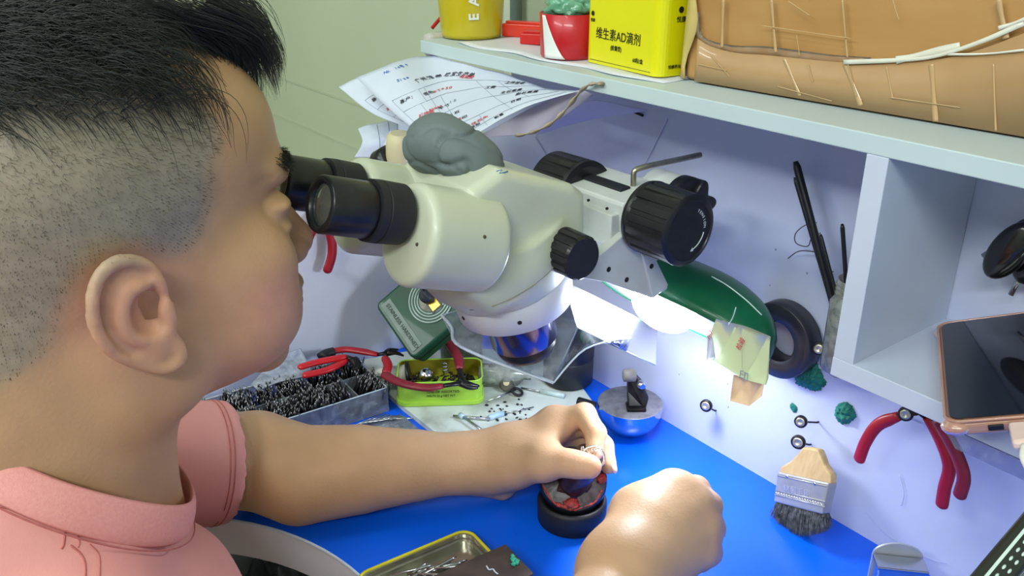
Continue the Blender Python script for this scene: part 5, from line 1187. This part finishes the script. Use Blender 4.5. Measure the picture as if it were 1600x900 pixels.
pliers([zp([(541,557),(520,561),(495,566),(471,573)],.048),zp([(543,561),(525,572),(505,580),(478,586)],.044)],atz(553,562,.046),[[atz(556,570,.044),atz(552,578,.042)],[atz(560,568,.044),atz(558,577,.042)]],'bright red pliers with two close handles lying on the back of the bur tray',mat('bright_red_grip',(206,30,40),.35,rgb2=(190,24,34),scale=50,coat=.2),.0052)
# bur tray
tA=nrm(V3(.05,1,0)); tB=V3(-tA[1],tA[0],0); tcn=V3(-.812,-.335,.0005); TW,TD,THh=.205,.088,.030
ty=thing('bur_tray','clear compartment tray packed with upright steel burs, behind the forearm','tray',tuple(tcn))
TRC=clear('tray_plastic',(214,222,232),.08,.22)
obj('tray_floor',MB().box(tcn+V3(0,0,.001),(TW,TD,.002),(tA,tB,V3(0,0,1))),TRC,ty)
for s_ in(-1,1):
    obj('tray_wall',MB().box(tcn+tB*s_*TD/2+V3(0,0,THh/2),(TW,.0016,THh),(tA,tB,V3(0,0,1))),TRC,ty); obj('tray_wall',MB().box(tcn+tA*s_*TW/2+V3(0,0,THh/2),(.0016,TD,THh),(tA,tB,V3(0,0,1))),TRC,ty)
obj('tray_partition',MB().box(tcn+V3(0,0,THh/2),(TW,.0012,THh*.96),(tA,tB,V3(0,0,1))),TRC,ty)
for k in range(1,6): obj('tray_partition',MB().box(tcn+tA*(-TW/2+TW*k/6)+V3(0,0,THh/2),(.0012,TD,THh*.96),(tA,tB,V3(0,0,1))),TRC,ty)
rm_=[tcn+tA*x+tB*y+V3(0,0,THh) for x,y in rrect(TW,TD,.002,2)]; obj('tray_rim',MB().tube(rm_+[rm_[0]],.0008,6,caps=False),mat('tray_rim_plastic',(196,206,216),.2,rgb2=(184,194,206),scale=40),ty)
mbb=MB()
for kx in range(6):
    for ky_ in range(2):
        lean=rs.normal(0,.28,2)
        for i in range(95):
            p=tcn+tA*(-TW/2+TW*(kx+rs.uniform(.1,.9))/6)+tB*(-TD/2+TD*(ky_+rs.uniform(.08,.92))/2)+V3(0,0,.003); d=nrm(V3(lean[0]*.5+rs.normal(0,.13),lean[1]*.5+rs.normal(0,.13),1)); L_=rs.uniform(.029,.036)
            mbb.tube([p,p+d*(L_-.006),p+d*(L_-.004),p+d*L_],[.0007,.0007,rs.uniform(.0006,.0013),.0005],5)
tag(obj('steel_burs',mbb,mat('bur_steel',(150,150,152),.25,.9,rgb2=(84,84,80),scale=120)),'hundreds of thin steel burs standing in the clear compartment tray','burs',kind='stuff')
sheet_thing('plastic_sheet','whitish crumpled clear plastic lying over the far edge of the bur tray','plastic sheet',[zp([(392,600),(430,560),(470,545)],[.034,.046,.05]),zp([(404,610),(440,596),(492,586)],[.0325,.034,.036])],clear('milky_film',(214,222,236),.15,.4),6,wav=.002)
# packet of needles under the tray edge
pk=thing('needle_packet','clear packet of loose steel needles lying on the blue top beside the white slab','packet',tuple(atz(600,655,.0005)))
obj('packet_film',MB().sheet([[atz(548+k*26+j*12,668-k*7+j*10,.0012+.0008*math.sin(k+j)) for j in range(4)] for k in range(4)],.0003),clear('packet_film',(222,230,240),.1,.25),pk)
for i in range(9):
    a_=atz(556+i*7,664-i*1.2,.0035+.0004*(i%3)); b_=atz(598+i*6,646+i*1.0,.0035+.0004*(i%2)); obj('needle',MB().tube([a_,b_],.0007,6),STEEL,pk)
# dark green tin with a round sticker leaning on the side panel
P0,P1,P2=atd(594,478,1.015),atd(645,552,.985),atd(684,432,1.0); a_=P1-P0; b_=P2-P0; la=np.linalg.norm(a_); a_=nrm(a_); b_=nrm(b_-a_*(b_@a_)); lb=.086
nf=np.cross(a_,b_); nf=nf if nf@(CAM-P0)>0 else -nf
gc=P0+a_*la/2+b_*lb/2; gt=thing('green_tin','dark green tin with round dial sticker leaning behind the lime tin','tin',tuple(gc-nf*.012))
GT=mat('bottle_green_enamel',(10,78,50),.45,rgb2=(8,62,40),scale=12,coat=.1)
bo=P0-a_*.006-b_*.005
obj('tin_box',MB().prism([gc+a_*x+b_*y-nf*.028 for x,y in rrect(la+.012,lb+.010,.008)],nf*.028),GT,gt,bevel=.003,seg=3)
obj('lid_seam',MB().prism([gc+a_*x+b_*y-nf*.0125 for x,y in rrect(la+.0135,lb+.0115,.0085)],nf*.0012),mat('black_seam',(16,24,20),.5),gt)
ctr=gc+b_*.010+nf*.0004
obj('label_disc',MB().lathe(ctr,nf,[(0,.0285),(.0005,.0285)],56),mat('dark_green_label',(20,64,50),.4,rgb2=(30,80,62),scale=30),gt)
for rr in (.027,.0235,.020,.0168): obj('label_ring',MB().torus(ctr+nf*.0006,nf,rr,.0008,60,6,flat=.3),mat('silver_print',(176,196,186),.35,.3,rgb2=(150,170,160),scale=60),gt)
obj('label_centre',MB().lathe(ctr+nf*.0006,nf,[(0,.0145),(.0004,.0145)],40),mat('worn_silver_label',(130,130,118),.4,.4,rgb2=(84,84,76),scale=80),gt)
obj('gold_plate',MB().box(ctr+nf*.0018+a_*.006,(.018,.012,.0015),(a_,b_,nf)),mat('gold_plate',(206,176,90),.3,.8,rgb2=(180,150,70),scale=60),gt,bevel=.0005)
obj('plate_frame',MB().box(ctr+nf*.0012+a_*.006,(.021,.015,.001),(a_,b_,nf)),BLACKP,gt)
obj('text_strip',MB().box(gc-b_*(lb/2-.008)+nf*.0005,(la-.002,.0135,.0005),(a_,b_,nf)),mat('silver_strip',(122,136,128),.45,.2,rgb2=(104,120,112),scale=40),gt)
text('print','STAINLESS HARDENED',gc-b_*(lb/2-.006)-a_*(la/2-.005)+nf*.0008,a_,b_ if np.cross(a_,b_)@nf>0 else -b_,.0066,mat('dark_print',(40,60,52),.5),gt,off=.0004)
kn_=thing('wax_knob','small dark putty knob on a thin black handle stuck to the round sticker','putty',tuple(ctr+nf*.006))
obj('putty_knob',MB().ell(ctr-a_*.004+nf*.007,(.010,.0075,.006),(a_,b_,nf),20,noise=.12,seed=3),mat('dark_putty',(56,60,68),.5,rgb2=(40,44,50),scale=90,bump=.3),kn_)
obj('thin_handle',MB().tube([ctr-a_*.008+nf*.008,atd(660,443,.975)],.0014,8),BLACKP,kn_)
# reel, clear bottle, glass jar, small tools
p=atz(612,588,SLZ+.014); rl=thing('wire_reel','white-wound wire reel with a black flange lying left of the lime-green tin','reel',tuple(p))
rx=nrm(V3(.55,.80,.12)); obj('winding',MB().lathe(p-rx*.020,rx,[(0,.0105)]+[(.001+.0365*i/36,.0115+.0005*(i%2)) for i in range(37)],32),mat('white_thread',(206,206,196),.6,rgb2=(180,180,170),scale=120),rl)
obj('flange',MB().lathe(p+rx*.018,rx,[(0,.0145),(.0015,.016),(.003,.0155),(.004,.009)],32),BLACKP,rl); obj('flange',MB().lathe(p-rx*.0225,rx,[(0,.012),(.0015,.0135),(.003,.013)],32),mat('grey_flange',(150,152,146),.4,rgb2=(130,132,126),scale=60),rl)
p=atz(755,585,SLZ+.014); bx_=nrm(V3(.55,.55,.05)); bb=thing('clear_bottle','small clear plastic bottle lying on the white slab right of the lime-green tin','bottle',tuple(p))
obj('bottle_wall',MB().lathe(p-bx_*.004,bx_,[(0,0.),(0,.011),(.003,.013),(.045,.013),(.052,.006),(.060,.006)],32,close=False),clear('scratched_jar_plastic'),bb)
p=V3(-.800,-.110,SLZ+.0003); gj=thing('glass_jar','cloudy glass jar standing behind the lime-green tin, below the microscope body','jar',tuple(p))
obj('jar_glass',MB().lathe(p,(0,0,1),[(0,0.),(0,.024),(.004,.026),(.060,.026),(.068,.021),(.078,.021),(.078,.019),(.066,.019)],40,close=False),clear('olive_jar_glass',(150,160,140),.08,.25),gj)
obj('jar_contents',MB().lathe(p+V3(0,0,.002),(0,0,1),[(0,.022),(.034,.024),(.036,.0)],32),mat('olive_sludge',(70,76,58),.4,rgb2=(50,56,44),scale=60),gj)
def tool(name,label,cat,segs,z=SLZ+.0026,group=None):
    t=thing(name,label,cat,tuple(atz(segs[0][1][0],segs[0][1][1],z-.002)),group)
    for nm,p_,q_,r_,m_ in segs: obj(nm,MB().tube([atz(*p_,z),atz(*q_,z)],r_,10),m_,t)
    return t
PB=mat('pale_blue_plastic',(160,196,214),.3,rgb2=(190,210,220),scale=60); 
t=tool('polishing_wheel','small round felt wheel on a bright shank, lying on the white slab','polishing wheel',[('shank',(762,627),(806,609),.0012,STEEL)],SLZ+.004)
wc=atz(792,599,SLZ+.010); obj('wheel',MB().lathe(wc-V3(0,.0,.002),nrm(V3(.5,-.6,.65)),[(0,.0065),(.001,.0082),(.004,.0082),(.005,.0065)],28),mat('dark_felt',(70,66,58),.8,rgb2=(100,94,80),scale=120),t); obj('wheel_hub',MB().lathe(wc+nrm(V3(.5,-.6,.65))*.003,nrm(V3(.5,-.6,.65)),[(0,.0038),(.001,.0036)],20),mat('cream_hub',(196,186,150),.6),t)
p=atz(808,612,SLZ+.004); tag(obj('rubber_ring',MB().torus(p,(.3,.2,1),.0062,.0016,28,8),BLACKR),'small black rubber ring on the white slab beside the felt wheel','ring')
tool('needle_tool','thin steel pick with a pale printed handle lying behind the hand','hand tool',[('shank',(814,606),(846,612),.0010,STEEL),('handle',(845,611),(882,619),.0030,mat('pale_handle',(206,216,206),.35,rgb2=(160,190,200),scale=90))])
tool('needle_tool','steel pick with a pale blue collar and fine point, pointing at the hand','hand tool',[('shank',(708,650),(766,655),.0016,STEEL),('collar',(764,653),(786,646),.0034,PB),('needle',(786,646),(834,636),.0007,STEEL)])
tool('bur_shank','plain steel bur shank with a blue ring at the front edge of the slab','bur',[('shank',(722,650),(764,680),.0015,STEEL),('ring',(719,648),(724,652),.0030,PB)],SLZ+.0055)
mbk=MB()
for i in range(34):
    x=rs.choice([760,775,800,812,790,820])+rs.normal(0,7); y=rs.choice([655,648,640,632])+rs.normal(0,4); p=atz(x,y,SLZ+.0008); mbk.ell(p,(rs.uniform(.0008,.0026),rs.uniform(.0008,.002),.0008),n=8,noise=.3,seed=i)
tag(obj('wax_crumbs',mbk,mat('black_crumb',(40,40,44),.7)),'black crumbs scattered on the white slab next to the hand','crumbs',kind='stuff')

# ================================================================== work holder with the ring
hc=V3(-.495,-.193,.0005); wr=thing('holder_base','black rubber ring base on the blue top between the two hands','holder base',tuple(hc))
obj('base_ring',MB().lathe(hc,(0,0,1),[(0,.029),(.001,.0318),(.020,.0322),(.0235,.0305),(.0235,.0285),(.014,.024),(.012,.0)],72,close=False),BLACKR,wr)
obj('base_bottom',MB().lathe(hc,(0,0,1),[(0,.0),(0,.029)],72,close=False),BLACKR,wr)
hn=nrm(V3(.50,-.40,.80)); hb=thing('work_ball','dark half-ball holder with a worn top rimmed by red wax, sitting in the rubber ring','work holder',tuple(hc+V3(0,0,.005)))
R_=.0312; hcen=hc+V3(-.004,.004,.0360)
prof=[(-R_*math.cos(a)*.86,max(R_*math.sin(a),.0001)) for a in np.linspace(.05,math.pi/2,18)]
obj('half_ball',MB().lathe(hcen,hn,prof+[(.008,R_*.985),(.0095,R_*.95)],64),mat('dark_navy_metal',(40,46,64),.35,.3,rgb2=(30,34,46),scale=60),hb)
obj('worn_top',MB().lathe(hcen+hn*.0096,hn,[(0,R_*.95),(.0012,R_*.90),(.0022,0)],64),mat('worn_dark_top',(96,90,92),.4,.35,rgb2=(56,50,54),scale=110,bump=.3,bscale=220,detail=8),hb)
RWX=mat('red_wax',(190,60,54),.45,rgb2=(96,40,40),scale=260,bump=.8,bscale=300); u,v,w_=basis(hn)
hv=nrm((CAM-hcen)-hn*((CAM-hcen)@hn)); hs_=np.cross(hn,hv)
arc=[hcen+hn*.0105+(hv*math.cos(a)+hs_*math.sin(a))*R_*(.90+.02*math.sin(9*a)) for a in np.linspace(-1.5,1.35,46)]
obj('red_wax_rim',MB().tube(arc,[.0004+.0011*abs(math.sin(i*1.1)*math.sin(i*.37+1))+(.0010 if 16<i<26 else 0) for i in range(46)],8,flat=.6),RWX,hb)
obj('red_wax_clump',MB().ell(hcen+hn*.0108+hv*R_*.74+hs_*.002,(.0075,.0055,.002),(hs_,hv,hn),26,noise=.22,seed=6,fr=6),RWX,hb)
obj('red_wax_clump',MB().ell(hcen+hn*.0108-hv*R_*.15+hs_*R_*.80,(.0045,.0055,.002),(hs_,hv,hn),22,noise=.22,seed=8,fr=6),RWX,hb)
sb=hcen+hn*.011+hv*.004; stp=atd(922,712,.772); sd=nrm(stp-sb)
sk=thing('shellac_stick','dark brown shellac stick standing on the holder, gripped between thumb and fingers','shellac stick',tuple(sb))
obj('stick_body',MB().tube(spline([sb-sd*.002,sb+(stp-sb)*.4+V3(.001,0,0),stp],14),[.0125,.0130,.0128,.0122,.0118,.0112,.0108,.0106,.0105,.0104,.0103,.0102,.0101,.010,.0098,.0095][:len(spline([sb,sb,stp],14))] if False else .0140,22),mat('dark_brown_shellac',(62,36,32),.28,rgb2=(36,22,22),scale=70,bump=.5,bscale=150,coat=.5),sk)
obj('stick_foot',MB().ell(sb,(.015,.014,.005),(hs_,hv,hn),26,noise=.15,seed=2,fr=5),mat('dark_brown_shellac',(62,36,32),.28),sk)
SILV=mat('bright_silver',(236,236,238),.15,1.,bump=.2,bscale=400)
rg=thing('silver_ring','small silver ring with prongs set in the top of the shellac stick','ring',tuple(stp))
rc_=atd(927,715,.765); obj('band',MB().torus(rc_,nrm(V3(.45,-.55,.35)),.0098,.0011,44,10),SILV,rg)
rs=np.random.RandomState(2)
for i in range(9):
    a=atd(906+i*3.3,708-2.2*math.sin(i*.6),.768)+rs.normal(0,.0006,3); obj('prong',MB().tube([a,a+V3(0,0,.004)+rs.normal(0,.001,3)],[.0010,.0005],7),SILV,rg)

# ================================================================== front of the bench
YT=mat('yellow_rim_enamel',(214,206,40),.3,rgb2=(200,190,30),scale=20,coat=.2)
tq0=V3(-.4985,-.344,.0005); ang=math.radians(-3); A4=V3(math.sin(ang)*-1*0+.08,1,0); A4=nrm(V3(.06,1,0)); B4=V3(A4[1],-A4[0],0)
t4=thing('needle_tin','shallow steel tin with a yellow rim, full of loose steel burs','tin',tuple(tq0))
def shallow(c,A_,B_,w_,d_,h_,r):
    o1=rrect(w_,d_,r); o2=rrect(w_-.006,d_-.006,r-.002); o3=rrect(w_-.010,d_-.010,r-.003); n=len(o1); Z=V3(0,0,1)
    rows=[(o1,0),(o1,h_),(o2,h_),(o2,h_*.55),(o3,h_*.5),(o3,.0012)]; vs=[c+A_*x+B_*y+Z*z for rw,z in rows for x,y in rw]; fs=[(j*n+i,j*n+(i+1)%n,(j+1)*n+(i+1)%n,(j+1)*n+i) for j in range(5) for i in range(n)]+[tuple(range(5*n,6*n))]
    ob=obj('tin_body',MB().add(vs,fs,0),mat('plain_tinplate',(186,184,172),.25,.9,rgb2=(160,156,144),scale=30),t4)
    lp=[c+A_*x+B_*y+Z*h_ for x,y in o1]; obj('yellow_rim',MB().tube(lp+[lp[0]],.0014,8,caps=False),YT,t4)
shallow(tq0,A4,B4,.110,.066,.011,.012)
rs=np.random.RandomState(14); k_=0
b0_=None
for i in range(26):
    p=tq0+A4*rs.uniform(-.018,.018)+B4*rs.uniform(-.019,.019)+V3(0,0,.0032+.0016*(i%4)); d=nrm(A4*1+B4*rs.normal(.25,.25)); L_=rs.uniform(.034,.044)/2
    m_=MB().tube([p-d*L_,p+d*(L_-.007),p+d*(L_-.005),p+d*L_],[.00115,.00115,.0014,.0006],8)
    tag(obj('steel_bur',m_,STEEL),'thin steel bur lying loose in the yellow-rimmed tin','bur','burs in the yellow-rimmed tin')
pp=[atz(658,912,.0165),atz(790,854,.0165),atz(834,900,.0165),atz(720,960,.0165)]
bp4=thing('metal_plate','dark brown steel plate with green wax and white marks lying over the yellow-rimmed tin','plate',tuple(sum(pp)/4))
obj('plate',MB().prism(pp,(0,0,.003)),mat('brown_patina_steel',(92,78,72),.4,.4,rgb2=(68,58,56),scale=40,bump=.15),bp4,bevel=.0008)
gm=MB()
for i in range(9):
    p=atz(803+rs.normal(0,4),878+rs.normal(0,4),.0202); gm.ell(p,(.0022,.0018,.0012),n=12,noise=.3,seed=i)
obj('green_wax_spot',gm,mat('mint_wax',(60,178,150),.5,rgb2=(40,150,124),scale=200,bump=.6),bp4)
obj('white_mark',MB().tube(spline([atz(x,y,.0197) for x,y in [(760,884),(764,890),(770,889),(773,893),(778,897)]],12),.0006,6,flat=.5),PAPER,bp4)
# chrome holder by the back board
q=atz(1397,925,.0)+V3(0,0,.0005); ch=thing('chrome_stand','shiny chrome block with a rounded back plate standing on the bench at the back board','chrome stand',tuple(q))
fx=nrm(V3(.72,.69,0)); fy=V3(-fx[1],fx[0],0)
obj('mirror_block',MB().box(q+V3(0,0,.014),(.036,.014,.028),(fx,fy,V3(0,0,1))),mat('soft_chrome',(214,220,218),.22,1.,rgb2=(190,200,196),scale=60),ch,bevel=.001)
rp=[q+fy*.009+fx*.0200*math.cos(a)+V3(0,0,.029+.013*math.sin(a)) for a in np.linspace(0,math.pi,18)]+[q+fy*.009-fx*.0200,q+fy*.009+fx*.0200]
obj('round_back_plate',MB().prism(rp,fy*.002),mat('satin_steel',(214,216,218),.45,.7,rgb2=(204,206,210),scale=60),ch,bevel=.0005)
obj('frame_bar',MB().box(q+V3(0,0,.029)-fy*.0005,(.040,.017,.003),(fx,fy,V3(0,0,1))),STEEL,ch,bevel=.0008)
# white device with black perforated strip at the near right corner
D0=.40
dv=thing('white_appliance','white appliance with a black perforated edge strip, near right corner','appliance',(-.02,-.33,0.))
e0,e1=atd(1508,905,D0),atd(1612,782,D0+.03); ed=nrm(e1-e0); e0=e0-ed*.10; e1=e1+ed*.10
dn=nrm((CAM-e0)); sd_=nrm(np.cross(ed,dn)); sd_=sd_ if sd_@RT>0 else -sd_
body_w=.060
STP=mat('black_strip_plastic',(18,22,24),.25,rgb2=(26,30,32),scale=60,coat=.4)
obj('black_strip',MB().box((e0+e1)/2+sd_*.0080,(np.linalg.norm(e1-e0),.0150,.010),(ed,sd_,dn)),STP,dv,bevel=.002)
SHN=mat('bright_slot_and_highlight',(206,226,222),.3,rgb2=(190,212,208),scale=40)
obj('strip_highlight',MB().box((e0+e1)/2+sd_*.0055+dn*.0053,(np.linalg.norm(e1-e0)*.98,.0014,.0006),(ed,sd_,dn)),SHN,dv)  # bright bar painting the highlight along the black strip
for row,off in ((0,.0085),(1,.0112)):
    for i in range(40):
        p=e0+ed*(.006+i*.0066)+sd_*off+dn*.0052
        if (p-e0)@ed<np.linalg.norm(e1-e0)-.004: obj('slot_dot',MB().ell(p,(.0018,.0007,.0004),(ed,sd_,dn),8),SHN,dv)
obj('white_body',MB().box((e0+e1)/2+sd_*(.0160+body_w/2)-dn*.004,(np.linalg.norm(e1-e0),body_w,.018),(ed,sd_,dn)),mat('white_appliance_plastic',(206,216,206),.4,rgb2=(198,208,200),scale=12),dv,bevel=.004)
bt_=(e0+e1)/2+sd_*(.035+body_w/2)-dn*.01; obj('support_post',MB().tube([bt_,V3(bt_[0]+.02,bt_[1]-.0,.006)],.012,24),WHITEP,dv)
obj('support_foot',MB().lathe((bt_[0]+.02,bt_[1],.0005),(0,0,1),[(0,.04),(.006,.038),(.010,.014)],36),WHITEP,dv)
